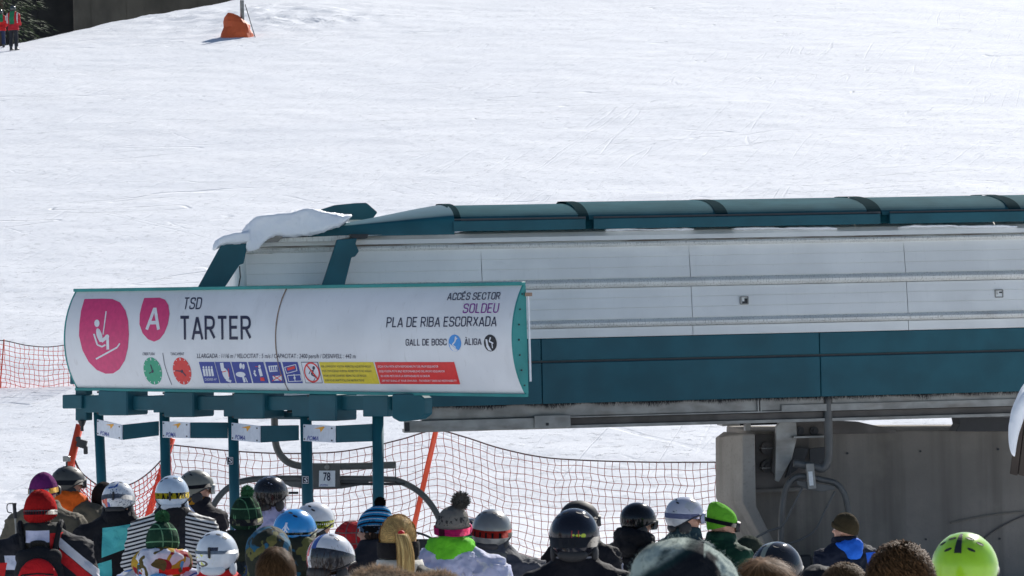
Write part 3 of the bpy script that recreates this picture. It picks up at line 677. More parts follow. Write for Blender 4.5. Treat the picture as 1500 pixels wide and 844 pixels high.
# ------------------------------------------------------------------ turnstile row under the sign
def row_Y(px): return 32.9 + (px - 110) / 657 * (28.4 - 32.9)
GR = empty('turnstile_row', W(340, 700, row_Y(340)))
GR.location.z = -.7
tag(GR, 'teal turnstile gantry with five posts and white plaques under the long sign', 'turnstile')
def rbox(name, x0, x1, y0, y1, dn, df, mat=m_teal, parent=GR, bevel=.008):
    """box aligned with the sign; nearest face dn metres in front of the row plane, df behind"""
    a = W(x0, y0, row_Y(x0)); c = W(x1, y0, row_Y(x1)); a2 = W(x0, y1, row_Y(x0)); c2 = W(x1, y1, row_Y(x1))
    b = B(); prism(b, [p + NN * dn for p in (a, c, c2, a2)], -NN * (dn + df)); return obj(name, b, mat, parent, world=True, bevel=bevel)
rbox('crossbeam', 118, 580, 580, 601, .0, .12)
for x0, x1 in ((128, 156), (230, 250), (333, 352), (433, 463), (537, 574)): rbox('junction_box', x0, x1, 579, 604 if x0 < 300 else 610, .06, .18)
for x0, x1, y0, y1 in ((155, 198, 571, 608), (251, 295, 572.5, 610.5), (353, 398, 574, 613), (463, 504, 576, 616)):
    rbox('reader_housing', x0, x1, y0, y1, .12, .2, bevel=.015)
    for yy in (y0 + 3, y1 - 3): rbox('bolt_head', x0 - 3, x0, yy - 1.5, yy + 1.5, .1, -.05, m_dark, bevel=.001)
b = B(); q = [W(x, y, 29.3) for x, y in ((574, 577), (614, 577), (622, 584), (622, 607), (612, 615), (585, 618), (574, 612))]; prism(b, q, -NN * .12); obj('end_plate', b, m_teal, GR, world=True, bevel=.008)
rbox('end_box', 101, 129, 578, 598, .1, .1); rbox('end_post', 112, 128, 545, 616, .02, .08)
rbox('end_bracket', 100, 112, 530, 563, -.02, .1)
b = B(); p = W(120, 616, 32.8); tube(b, [p, p - Vector((0, 0, .05)), p - Vector((0, 0, .07)), p - Vector((0, 0, .12))], [.05, .03, .018, .018], 8); obj('nozzle', b, m_dark, GR, world=True)
rbox('motor', 378, 425, 604, 616, -.25, .5, m_teal, bevel=.02); rbox('motor_arm', 400, 425, 598, 606, -.2, .4, m_dark)
posts = [(143.5, 148.5, 14.5), (240.5, 243, 15), (341, 343, 15.5), (447.5, 450, 17), (553.5, 554, 17)]
for i, (x0, x1, wd) in enumerate(posts):
    Y = row_Y(x0) + .1; b = B(); t = W(x0, 590, Y); q = W(x1, 700, Y); d = (q - t) / (q.z - t.z); bt = t + d * (-.75 - t.z); tube(b, [t, bt], wd / 2 * Y / F, 14)
    o = obj('post', b, m_teal, GR, smooth=True, world=True)
    b = B(); box(b, bt + Vector((0, 0, .02)), (.25, .25, .03)); obj('foot_plate', b, m_teal, o, world=False).matrix_parent_inverse = parent_mw(GR).inverted()
def flatput(fr):
    def fn(name, bm, mat, off):
        for v in bm.verts: v.co = fr(v.co.x, v.co.y, off)
        for f in bm.faces:
            f.normal_update()
            if f.normal.y > 0: f.normal_flip()
        return obj(name, bm, mat, GR, world=True)
    return fn
arms = [((142, 614, 637.5), (178, 622.5, 644.5), (233, 617, 638)), ((238, 617, 641), (277, 619, 642), (334, 619, 642)), ((339, 619, 644.5), (380, 624, 648.5), (438, 623, 645)), ((444, 621.5, 646), (490, 624, 648.5), (547, 621, 646.5))]
m_orange_p = plain('print_orange', (.85, .38, .01), .5)
for a, c, e in arms:
    Ya, Yc, Ye = row_Y(a[0]) - .06, row_Y(c[0]) - .45, row_Y(e[0]) + .05
    A0, A1, C0, C1, E0, E1 = W(a[0], a[1], Ya), W(a[0], a[2], Ya), W(c[0], c[1], Yc), W(c[0], c[2], Yc), W(e[0], e[1], Ye), W(e[0], e[2], Ye)
    n = (C0 - A0).cross(A1 - A0).normalized(); n = n if n.y > 0 else -n
    b = B(); prism(b, [A0, C0, C1, A1], n * .015); pl_ = obj('plaque', b, plain('plaque_white', (.68, .71, .76), .4), GR, world=True, bevel=.002)
    n2 = (E0 - C0).cross(C1 - C0).normalized(); n2 = n2 if n2.y > 0 else -n2
    b = B(); k = n * .02; prism(b, [C0 + k, E0, E1, C1 + k], n2 * .05); obj('gate_arm', b, m_teal, GR, world=True, bevel=.004)
    def fr(x, y, off, A0=A0, A1=A1, C0=C0, C1=C1, n=n): return (A0 * (1 - x) + C0 * x) * (1 - y) + (A1 * (1 - x) + C1 * x) * y - n * off
    fn = flatput(fr)
    text('POMA', .13, .5, .93, .93, .26, m_blue, .03, .002, .012, fn=fn)
    b = B(); poly(b, [(.36, .22), (.66, .06), (.70, .10), (.57, .42), (.54, .22)]); fn('arrow_logo', b, m_orange_p, .002)
    for x, y in ((.05, .12), (.05, .88), (.92, .15), (.92, .88)):
        b = B(); ell(b, x, y, .028, .05, n=8); fn('screw', b, m_dark, .003)
for px, py in ((337, 675), (447.5, 703)):
    Y = row_Y(px) - .0; b = B(); box(b, W(px, py, Y), (.07, .012, .085)); s_ = obj('sticker', b, m_blk, GR, world=True)
    def fr(x, y, off, px=px, py=py, Y=Y): return W(px + x, py + y, Y - .009)
    text('S', -2.4, 2.6, 3.5, 3.5, 7, m_white, 1, 0, .0, fn=flatput(fr))
    b = B()
    for x0, y0, x1, y1 in ((-4.3, -5.3, 4.3, -4.6), (-4.3, 4.6, 4.3, 5.3), (-4.4, -5.3, -3.8, 5.3), (3.8, -5.3, 4.4, 5.3)): poly(b, [(x0, y0), (x1, y0), (x1, y1), (x0, y1)])
    flatput(fr)('sticker_border', b, m_white, 0)

# ------------------------------------------------------------------ chairs
def curve_px(pts, Y, n=6): return smooth_path([W(x, y, Y if len(r) == 0 else r[0]) for x, y, *r in pts], n)
YC = 33.5
CH = empty('lift_chair', W(478, 800, YC)); tag(CH, 'grey four seat lift chair numbered 78 hanging behind the turnstile posts', 'chairlift chair', 'chairs of the chairlift')
def part(name, b, mat, parent, smooth=True, bevel=0): return obj(name, b, mat, parent, smooth=smooth, world=True, bevel=bevel)
b = B(); tube(b, curve_px([(402, 598), (402.5, 630), (404, 650), (410, 665), (422, 677), (440, 682.5), (470, 683.5), (520, 683), (580, 681)], YC), .042, 10); part('hanger', b, m_tube, CH)
b = B(); tube(b, curve_px([(290, 800), (303, 760), (320, 729), (340, 711), (365, 703), (400, 701), (478, 701), (562, 702), (585, 705), (612, 719), (632, 740), (645, 765), (652, 800)], YC + .03), .037, 10); part('hoop', b, m_tube, CH)
b = B(); prism(b, [W(x, y, YC) for x, y in ((410, 705), (540, 705), (540, 709), (500, 716), (455, 716.5), (425, 713))], (0, .03, 0)); part('gusset', b, m_tube, CH, False, .003)
b = B(); prism(b, [W(x, y, YC - .06) for x, y in ((457, 679), (498, 679), (498, 713), (490, 716), (463, 716), (457, 712))], (0, .03, 0)); part('number_plate_mount', b, m_tube, CH, False, .004)
b = B(); prism(b, [W(x, y, YC - .075) for x, y in ((467.5, 689.5), (491, 689.5), (491, 713), (467, 713))], (0, .012, 0)); part('number_plate', b, plain('plate_white', (.7, .72, .74), .4), CH, False, .001)
def chput(Y):
    def fn(name, bm, mat, off):
        for v in bm.verts: v.co = W(v.co.x, v.co.y, Y - off)
        for f in bm.faces:
            f.normal_update()
            if f.normal.y > 0: f.normal_flip()
        return obj(name, bm, mat, CH, world=True)
    return fn
text('78', 473.5, 484, 704, 704, 12, m_navy, 0, .002, .02, fn=chput(YC - .076)); text('POMA', 469, 480, 712, 712, 3, m_blue, .5, .002, 0, fn=chput(YC - .076))
b = B(); c = W(479, 684, YC - .065); tube(b, [c, c - Vector((0, .01, 0))], .03, 14); part('lamp_lens', b, m_galv, CH)
b = B(); tube(b, [W(500, 709, YC), W(593, 709, YC)], .018, 6); tube(b, [W(360, 722, YC), W(437, 722, YC)], .016, 6); part('restraint_bar', b, m_dark, CH)
b = B(); tube(b, [W(579, 684, YC), W(580, 707, YC)], .006, 5); part('link_rod', b, m_dark, CH)
b = B(); tube(b, curve_px([(600, 778), (625, 785), (645, 800), (650, 830)], YC - .3), .014, 6); part('footrest_bar', b, m_dark, CH)
for k in range(4):
    x0 = 318 + k * 80; b = B(); prism(b, [W(x, y, YC + .02) for x, y in ((x0, 790), (x0 + 72, 790), (x0 + 72, 835), (x0, 835))], (0, .06, 0)); part('backrest', b, m_rub, CH, False, .02)
    b = B(); q = W(x0 + 36, 838, YC + .3); box(b, q, (.55, .48, .07)); part('seat', b, m_rub, CH, False, .02)
# right-hand chair, seen more edge on under the station
YD = 32.9 + .35
C2 = empty('lift_chair', W(1200, 830, YD)); tag(C2, 'grey lift chair seen edge on in front of the dark concrete pier', 'chairlift chair', 'chairs of the chairlift')
Yh = 33.62
b = B(); tube(b, curve_px([(1213, 578), (1213, 620), (1214, 655), (1212, 676), (1205, 686), (1193, 684), (1162, 678)], Yh), .05, 12); part('hanger', b, m_tube, C2)
b = B(); prism(b, [W(x, y, Yh - .09) for x, y in ((1180.5, 679), (1192, 678.5), (1196, 716), (1184, 717.5))], (0, .12, 0)); part('clamp', b, m_galv, C2, False, .006)
b = B(); prism(b, [W(x, y, Yh - .10) for x, y in ((1184, 691), (1190, 690.5), (1192, 711), (1186, 711.5))], (0, .012, 0)); part('label_plate', b, plain('label_white', (.75, .76, .74), .5), C2, False)
b = B(); tube(b, curve_px([(1142, 845), (1144, 790), (1146, 745), (1152, 714), (1164, 700), (1180, 698), (1205, 703), (1224, 708), (1236, 722), (1242, 745), (1245, 775), (1246, 845)], Yh + .02), .036, 12); part('hoop', b, m_tube, C2)
b = B(); prism(b, [W(x, y, Yh - .03) for x, y in ((1167, 704), (1222, 712), (1223, 717), (1205, 720), (1185, 718), (1168, 710))], (0, .03, 0)); part('gusset', b, m_tube, C2, False, .003)
b = B(); tube(b, curve_px([(1175, 715), (1160, 745), (1146, 770), (1125, 778), (1103, 790)], Yh - .1), .013, 7); part('restraint_bar', b, m_tube, C2)
b = B(); tube(b, curve_px([(1223, 720), (1210, 745), (1195, 775), (1178, 788), (1155, 796), (1120, 800)], Yh - .1), .013, 7); part('restraint_bar', b, m_tube, C2)
b = B(); tube(b, [W(1163, 678, Yh), W(1158, 690, Yh - .02), W(1156, 710, Yh)], .006, 6); tube(b, [W(1156, 710, Yh), W(1150, 730, Yh)], .006, 6); part('cable', b, m_dark, C2)
for k in range(2):
    b = B(); box(b, W(1165 + k * 50, 835, Yh + .05), (.38, .08, .35)); part('backrest', b, m_rub, C2, False, .02); b = B(); box(b, W(1160 + k * 50, 855, Yh - .2), (.38, .45, .07)); part('seat', b, m_rub, C2, False, .02)

# ------------------------------------------------------------------ safety nets
m_net = plain('net_cord', (.30, .055, .04), .8); m_netr = plain('net_cord_red', (.72, .05, .03), .8); m_rope = plain('net_rope', (.07, .03, .03), .8)
m_pole = M('orange_pole', (.72, .07, .02), .45, 0, .2).vary(.1, 4).done()
def net(label, top, Yf, ncell_h, cell, matn, rad=.0045, poles=(), seed=0, group='orange safety nets'):
    """top: polyline of picture points for the top rope; depth from Yf(px)"""
    o = empty('safety_net', W(top[0][0], top[0][1], Yf(top[0][0]))); tag(o, label, 'safety net', group)
    P = smooth_path([W(x, y, Yf(x)) for x, y in top], 8); L = [0]
    for i in range(1, len(P)): L.append(L[-1] + math.hypot(P[i].x - P[i - 1].x, P[i].y - P[i - 1].y))
    def at(s):
        for i in range(1, len(P)):
            if L[i] >= s: t = (s - L[i - 1]) / max(1e-6, L[i] - L[i - 1]); return P[i - 1].lerp(P[i], t)
        return P[-1].copy()
    nc = int(L[-1] / cell); gr = []
    for i in range(nc + 1):
        p = at(i * cell); col_ = []
        for j in range(ncell_h + 1):
            jt = 0 if j == 0 else 1
            dx = (noise.noise((i * .33, j * .55, seed)) * .035 + noise.noise((i * 1.3, j * 1.7, seed + 3)) * .010) * jt
            dz = (noise.noise((i * .21 + 5, j * .15, seed)) * .05 + noise.noise((i * 1.1, j * 1.3, seed + 7)) * .008) * jt
            dx += ((j % 2) - .5) * .012 * jt
            col_.append(p + Vector((dx, noise.noise((i * .1, j * .1, seed + 9)) * .08, -j * cell * .98 + dz)))
        gr.append(col_)
    b = B()
    for i in range(nc + 1): tube(b, gr[i], rad, 3, False)
    for j in range(1, ncell_h + 1): tube(b, [gr[i][j] for i in range(nc + 1)], rad, 3, False)
    obj('netting', b, matn, o, world=True)
    b = B(); tube(b, P, .009, 5); obj('top_rope', b, m_rope, o, world=True)
    for (x0, y0, x1, y1, Y, r) in poles:
        b = B(); a = W(x0, y0, Y); c = W(x1, y1, Y); d = (c - a) / (c.z - a.z); c = a + d * (G(a.x, Y) - .1 - a.z); tube(b, [a, c], r, 10); q = obj('pole', b, m_pole, o, smooth=True, world=True)
        b = B(); tube(b, [a + Vector((0, 0, .005)), a - d * .05], r * 1.25, 10); k = obj('pole_cap', b, m_dark, q, world=False); k.matrix_parent_inverse = parent_mw(o).inverted()
    return o
net('orange net fence sagging between poles behind the chair numbered 78', [(254, 652), (300, 657), (345, 661), (400, 664), (450, 664), (495, 662), (540, 655), (590, 643), (637, 630.5), (680, 640), (730, 656), (790, 669), (850, 674), (950, 677), (1056, 677)],
    lambda x: 36.5, 17, .092, m_net, .0045, ((252, 642, 222, 740, 36.6, .045), (639, 629, 602, 790, 36.45, .035)), 2)
net('dense red net drooping between the left orange pole and the second turnstile post', [(109, 672), (118, 690), (132, 703), (146, 712), (160, 716), (190, 710), (215, 695), (238, 672), (252, 652)],
    lambda x: 36.2 - (x - 109) * .004, 16, .058, m_netr, .006, ((117, 622, 97, 705, 36.2, .05),), 5)
net('faded red net fence at the far left edge behind the sign', [(-30, 498), (5, 499), (40, 506), (75, 508), (120, 501)],
    lambda x: 52, 12, .088, m_netr, .0055, ((6, 497, -2, 590, 52, .012),), 8)
b = B(); c = W(120, 650, 36.15); box(b, c, (.12, .09, .1), Euler((0, .3, 0)).to_matrix()); box(b, c + Vector((.05, -.03, -.08)), (.05, .05, .1)); box(b, c + Vector((-.04, -.02, .06)), (.06, .05, .06))
tag(obj('pole_clamp', b, m_dark, bevel=.008), 'black clamp strapped round the left orange net pole', 'clamp')

# ------------------------------------------------------------------ upper slope
GY = 126.0
gp = W(352, 46, GY); gp.z = G(gp.x, GY)
SG = empty('crash_pad', gp); tag(SG, 'orange crash pad wrapped round a grey pole high on the snow slope', 'crash pad')
m_pad = M('orange_pad', (.62, .11, .03), .65).vary(.15, 1.5).done()
b = B(); n = 10
n = 20; pr = [(0, .70), (.2, .74), (.42, .68), (.65, .58), (.85, .56), (1.02, .44), (1.16, .30)]
def padr(k, z, r):
    a = 2 * math.pi * k / n; c = 1 + .22 * noise.noise((math.cos(a) * 1.6, math.sin(a) * 1.6, z * 2.2)) + .10 * abs(noise.noise((math.cos(a) * 4, math.sin(a) * 4, z * 5)))
    return gp + Vector((math.cos(a) * r * c - .14 * z - .05, math.sin(a) * r * .8 * c, z - .15 + (.16 * math.cos(a + 2.6) * (z / 1.2) ** 2)))
rg = [[b.verts.new(padr(k, z, r)) for k in range(n)] for z, r in pr]
for i in range(len(pr) - 1):
    for k in range(n): b.faces.new((rg[i][k], rg[i][(k + 1) % n], rg[i + 1][(k + 1) % n], rg[i + 1][k]))
b.faces.new(rg[-1]); o = obj('padding', b, m_pad, SG, world=True)
b = B(); tube(b, [gp + Vector((.1, 0, 0)), gp + Vector((.1, 0, 1.7))], .09, 10); obj('pole', b, m_galv, SG, world=True)
b = B(); tube(b, [gp + Vector((.25, -.2, 1.5)), gp + Vector((.72, -.5, -.1))], .02, 6); obj('stay_rod', b, m_dark, SG, world=True)
# dark timber building beyond the crest, top left
m_bark = M('brown_timber_wall', (.11, .095, .07), .85).vary(.3, .4); m_bark.bump(m_bark.noise(3, 5), .5, .05); m_bark = m_bark.done()
m_wall_shaded = M('shaded_timber_wall', (.022, .02, .018), .9).vary(.3, 1).done()  # left wall near black: the shade on that face is painted into the colour
BH = empty('dark_building', W(130, 60, 168)); BH.location.z = 2; tag(BH, 'dark building wall showing beyond the snow crest at the top left', 'building')
def boards(x0, x1, Y0, Y1, mat):
    n = max(2, int(abs(x1 - x0) / 26))
    for i in range(n):
        a = i / n; c = (i + 1) / n; p = [W(x0 + (x1 - x0) * t, 30, Y0 + (Y1 - Y0) * t) for t in (a, c)]
        b = B(); g = (p[1] - p[0]) * .001; off = .03 * (i % 2)
        prism(b, [Vector((p[0].x + g.x, p[0].y - off, 2)), Vector((p[1].x - g.x, p[1].y - off, 2)), Vector((p[1].x - g.x, p[1].y - off, 36)), Vector((p[0].x + g.x, p[0].y - off, 36))], (0, .4, 0)); obj('wall_board', b, mat, BH, world=True)
boards(-900, 108, 160, 160, m_wall_shaded); boards(108, 420, 158, 172, m_bark)

# small dark conifer at the frame's left edge
m_fol = M('conifer_needles', (.045, .07, .025), .8).vary(.4, 3).done(); m_trunk = plain('bark', (.09, .06, .04), .9)
tp = W(-2, 50, 131); tp.z = G(tp.x, 131)
TT = empty('pine_tree', tp); tag(TT, 'dark green conifer at the top left corner behind the distant skiers', 'tree')
b = B(); tube(b, [tp + Vector((0, 0, -2)), tp + Vector((.1, 0, 5)), tp + Vector((0, 0, 9))], [.22, .15, .03], 8); obj('trunk', b, m_trunk, TT, world=True)
b = B()
for i in range(4200):
    h = random.uniform(1.3, 9.2); rr = (9.4 - h) * .27 * random.uniform(.25, 1) ** .6 * (1 + .25 * math.sin(h * 7)); a = random.uniform(0, 6.283)
    c = tp + Vector((rr * math.cos(a), rr * math.sin(a), h - rr * .35)); d = Vector((math.cos(a), math.sin(a), -.4)) * .28; s_ = Vector((-math.sin(a), math.cos(a), random.uniform(-.4, .4))) * .05
    b.faces.new([b.verts.new(c - s_), b.verts.new(c + s_), b.verts.new(c + d)])
obj('crown', b, m_fol, TT, world=True)

# hut eave at the right edge, snow laden
hp = W(1500, 640, 24); HE = empty('hut_roof', hp); tag(HE, 'dark slatted eave of a hut under thick snow, cut by the right frame edge', 'roof')
b = B(); prism(b, [W(x, y, 23.7) for x, y in ((1478, 650), (1477, 625), (1483, 604), (1492, 585), (1500, 572), (1700, 520), (1700, 560), (1502, 600), (1492, 640), (1486, 672), (1481, 672))], (.40, 2.2, 0)); me = remesh(b, .03, 7)
for v in me.vertices: v.co += noise.noise_vector(v.co * 5) * .015
link_mesh('snow_load', me, m_rsnow, HE, True, True)
m_wood = M('weathered_dark_wood', (.06, .045, .035), .85).vary(.3, 5, stretch=(1, 1, .2)).done()
for k in range(9):
    x = 1478 + k * 12; y = 694 + k * 1.5; t = 12; b = B()
    prism(b, [W(x + dx, yy, 23.8) for dx, yy in ((1 + k * .6, y), (12 + k * .6, y + 3), (24 + k * .6, y - 90), (13 + k * .6, y - 93))], (.02, .08 + .05 * (k % 2), 0)); obj('slat', b, m_wood, HE, world=True, bevel=.004)

# ================================================================== people
SKIN = plain('skin', (.55, .30, .21), .55)
# -------- body template: one continuous figure, facing +Y, 1.75 m tall
def arm_pts(s): return [Vector((s * .185, 0, 1.41)), Vector((s * .255, -.035, 1.13)), Vector((s * .19, .20, 1.03))]
def fingers(bm, wr, s, r0=.0085):
    d = Vector((-s * .25, .95, -.10)).normalized(); side = Vector((s * -.05, -.12, 1)).normalized()   # palm on edge, thumb up
    n = d.cross(side).normalized() * s
    ball(bm, wr + d * .045, (.018, .048, .042), 10, rot=Vector((0, 1, 0)).rotation_difference(d).to_matrix())
    for k, (o, l) in enumerate(((.030, .070), (.010, .078), (-.010, .072), (-.029, .058))):
        a = wr + d * .08 + side * o; m = a + d * l * .45 - n * .012; e = m - n * l * .42 + d * .012; f = e - n * l * .05 - d * l * .25
        cap(bm, a, r0, m, r0 * .95, 7); cap(bm, m, r0 * .95, e, r0 * .88, 7); cap(bm, e, r0 * .88, f, r0 * .8, 7)
    a = wr + d * .03 + side * .036; m = a + d * .03 + side * .022 - n * .008; e = m + d * .026 - n * .02
    cap(bm, a, r0 * 1.25, m, r0 * 1.1, 7); cap(bm, m, r0 * 1.1, e, r0 * .95, 7)
def make_body():
    b = B()
    cap(b, (-.13, 0, 1.40), .062, (.13, 0, 1.40), .062); ball(b, (0, .0, 1.25), (.165, .105, .20)); ball(b, (0, 0, 1.06), (.140, .095, .16)); ball(b, (0, 0, .93), (.165, .11, .12))
    cap(b, (0, -.005, 1.40), .068, (0, .012, 1.56), .055)
    for s in (-1, 1):
        A = arm_pts(s); cap(b, A[0], .056, A[1], .040); cap(b, A[1], .040, A[2], .027); fingers(b, A[2], s)
        cap(b, (s * .09, 0, .90), .088, (s * .11, .02, .50), .056); cap(b, (s * .11, .02, .50), .056, (s * .115, -.01, .10), .038)
        cap(b, (s * .115, -.03, .045), .036, (s * .125, .15, .035), .030); cap(b, (0, 0, 1.47), .05, (s * .15, 0, 1.41), .05)
    # head
    ball(b, (0, -.012, 1.655), (.074, .092, .095), 20); ball(b, (0, .022, 1.60), (.058, .068, .072), 16); cap(b, (0, .075, 1.553), .022, (0, .06, 1.56), .03, 10)
    cap(b, (0, .088, 1.655), .010, (0, .107, 1.622), .014, 10); ball(b, (0, .098, 1.616), (.018, .012, .009), 10)          # nose
    cap(b, (-.03, .078, 1.668), .011, (.03, .078, 1.668), .011, 8)                                                       # brow
    cap(b, (-.018, .086, 1.588), .008, (.018, .086, 1.588), .008, 8); cap(b, (-.015, .084, 1.578), .009, (.015, .084, 1.578), .009, 8)   # lips
    for s in (-1, 1):
        ball(b, (s * .04, .062, 1.622), (.024, .024, .022), 8); ball(b, (s * .078, -.005, 1.628), (.009, .019, .031), 10, rot=Euler((.25, 0, s * .35)).to_matrix())
    return remesh(b, .0105, 3, .5)
def make_jacket():
    b = B()
    cap(b, (-.155, -.01, 1.385), .088, (.155, -.01, 1.385), .088, 16); ball(b, (0, -.005, 1.24), (.215, .150, .25), 24); ball(b, (0, 0, 1.02), (.205, .150, .22), 24)
    tube(b, [(0, 0, 1.0), (0, 0, .80)], [.19, .21], 20)
    for s in (-1, 1):
        A = arm_pts(s); A[0].x *= 1.04; cap(b, A[0], .088, A[1], .070, 14); cap(b, A[1], .070, A[2] - Vector((-s * .01, .03, 0)), .050, 14); cap(b, (0, -.012, 1.505), .092, (s * .165, -.012, 1.415), .082, 14)
    tube(b, [(0, -.008, 1.42), (0, .0, 1.51), (0, .006, 1.585)], [.125, .112, .096], 20)
    return remesh(b, .016, 5, .5)
def make_trousers():
    b = B(); ball(b, (0, 0, .92), (.185, .135, .15), 16)
    for s in (-1, 1): cap(b, (s * .10, 0, .90), .105, (s * .12, .02, .50), .082); cap(b, (s * .12, .02, .50), .082, (s * .125, -.01, .20), .088)
    return remesh(b, .022, 4, .5)
T_BODY, T_JACK, T_TROU = make_body(), make_jacket(), make_trousers()
b = B(); cap(b, (0, -.05, .06), .055, (0, .17, .045), .048); cap(b, (0, -.03, .08), .062, (0, -.01, .33), .068); box(b, (0, .06, .012), (.09, .31, .024)); T_BOOT = remesh(b, .014, 2)
b = B(); fingers(b, arm_pts(1)[2], 1, .0125); A = arm_pts(1); cap(b, A[2] - Vector((0, .05, 0)), .040, A[2] + Vector((-.005, .02, 0)), .036, 12); T_GL = remesh(b, .008, 2, .4)
T_GLm = T_GL.copy()
for v in T_GLm.vertices: v.co.x *= -1
T_GLm.flip_normals()
def shade(me): me.polygons.foreach_set('use_smooth', [True] * len(me.polygons)); return me
HP = Vector((0, 0, 1.50))       # neck pivot
HC = Vector((0, -.008, 1.652))  # skull centre
b = B(); ball(b, (0, 0, 0), .0125, 10); T_EYE = bpy.data.meshes.new('eye'); b.to_mesh(T_EYE); b.free()
T_EYE.materials.append(plain('eye_white', (.6, .58, .55), .2)); shade(T_EYE)
b = B(); ball(b, (0, .0085, 0), .0062, 8); T_IRIS = bpy.data.meshes.new('iris'); b.to_mesh(T_IRIS); b.free(); T_IRIS.materials.append(plain('iris_dark', (.03, .02, .012), .15))
def npco(me):
    a = np.empty(len(me.vertices) * 3); me.vertices.foreach_get('co', a); return a.reshape(-1, 3)
m_troud = plain('dark_trousers', (.02, .022, .03), .8); m_trous = [m_troud, plain('grey_trousers', (.12, .12, .13), .8), plain('beige_trousers', (.35, .3, .22), .8), plain('navy_trousers', (.02, .035, .09), .8)]
m_boot = plain('ski_boot_shell', (.05, .05, .055), .35); m_boot2 = plain('ski_boot_white', (.6, .6, .6), .35); m_glove = plain('glove_fabric', (.02, .02, .022), .75)

class P:
    """one person; local frame +Y is where the body faces"""
    def __init__(s, px, top, Y, label, turn=0, jacket=None, head=0, pitch=0, wide=1.0, topz=1.775, group=None, tilt=0, fold=1.0, sid=None):
        s.sid = random.randint(0, 999) if sid is None else sid
        p = W(px, top, Y); g = G(p.x, p.y); s.H = p.z - g; s.k = (s.H - (topz - 1.45)) / 1.45
        s.root = empty('person', (p.x, p.y, g), R(-turn)); tag(s.root, label, 'person', group)
        hm = Matrix.Translation(HP) @ Matrix.Rotation(R(-head), 4, 'Z') @ Matrix.Rotation(R(tilt), 4, 'Y') @ Matrix.Rotation(R(-pitch), 4, 'X') @ Matrix.Translation(-HP)
        s.dz = 1.45 * (s.k - 1); s.up = Matrix.Translation((0, 0, s.dz))
        s.hm = s.up @ hm @ Matrix.Translation(HC)      # headgear frame (origin at the skull centre)
        s.dress(T_BODY, 'body', SKIN, wide=1, hm=hm)
        s.jm = jacket or m_troud
        s.jacket = s.dress(T_JACK, 'jacket', s.jm, wide=wide, fold=fold)
        s.dress(T_TROU, 'trousers', m_trous[s.sid % 4], wide=1)
        for q in (-1, 1):
            o = s.add('ski_boot', T_BOOT, Matrix.Translation((q * .12, 0, 0))); 
            gl = bpy.data.objects.new('glove', T_GL if q > 0 else T_GLm); COL.objects.link(gl); gl.parent = s.root; gl.matrix_local = s.up @ Matrix.Translation((0, 0, 0)) if s.k > 0 else Matrix()
            gl.location = (0, 0, (s.k - 1) * 1.03)
        for q in (-1, 1):
            e = s.add('eye', T_EYE, s.hm @ Matrix.Translation((q * .030, .0835, -.002))); i = bpy.data.objects.new('iris', T_IRIS); COL.objects.link(i); i.parent = e; i.location = (0, 0, 0)
    def zmap(s, z): return np.where(z < 1.45, z * s.k, z + s.dz)
    def dress(s, T, name, mat, wide=1.0, hm=None, fold=0.0):
        me = T.copy(); co = npco(me)
        if hm is not None:
            wgt = sst(1.47, 1.56, co[:, 2])[:, None]; h = np.array(hm); c2 = co @ h[:3, :3].T + h[:3, 3]; co = co * (1 - wgt) + c2 * wgt
        if fold:
            off = s.sid * 3.7; fold *= 1.35
            for i in range(len(co)):
                x, y, z = co[i]; v = Vector((x * 5 + off, y * 5, z * 7)); n1 = noise.noise(v); v2 = Vector((x * 13, y * 13 + off, z * 17 + n1 * 2)); n2 = noise.noise(v2)
                a = (.012 * n1 + .011 * (1 - abs(n2) * 2.4)) * fold * (1.0 if z < 1.47 else .5); r = math.hypot(x, y) + 1e-4
                co[i, 0] += x / r * a; co[i, 1] += y / r * a; co[i, 2] += a * .5 * (z > 1.35)
        co[:, 0] *= wide; co[:, 1] *= .5 + .5 * wide; co[:, 2] = s.zmap(co[:, 2])
        me.vertices.foreach_set('co', co.ravel()); me.update(); me.materials.clear()
        return link_mesh(name, shade(me), mat, s.root)
    def add(s, name, me, mat4=None, parent=None, mats=None):
        o = bpy.data.objects.new(name, me); COL.objects.link(o)
        if mats is not None: me.materials.clear(); [me.materials.append(m) for m in (mats if isinstance(mats, list) else [mats])]
        o.parent = parent or s.root
        if parent: o.matrix_local = Matrix()
        else: o.matrix_local = mat4 if mat4 else Matrix()
        return o
    def mesh(s, name, bm, mats, mat4=None, parent=None, smooth=True, label=None):
        me = bpy.data.meshes.new(name); bm.normal_update(); bm.to_mesh(me); bm.free()
        if smooth: shade(me)
        o = s.add(name, me, mat4, parent, mats)
        if label: o['label'] = label
        return o
T_BOOT.materials.append(m_boot); T_GL.materials.append(m_glove); T_GLm.materials.append(m_glove); shade(T_BOOT); shade(T_GL); shade(T_GLm)

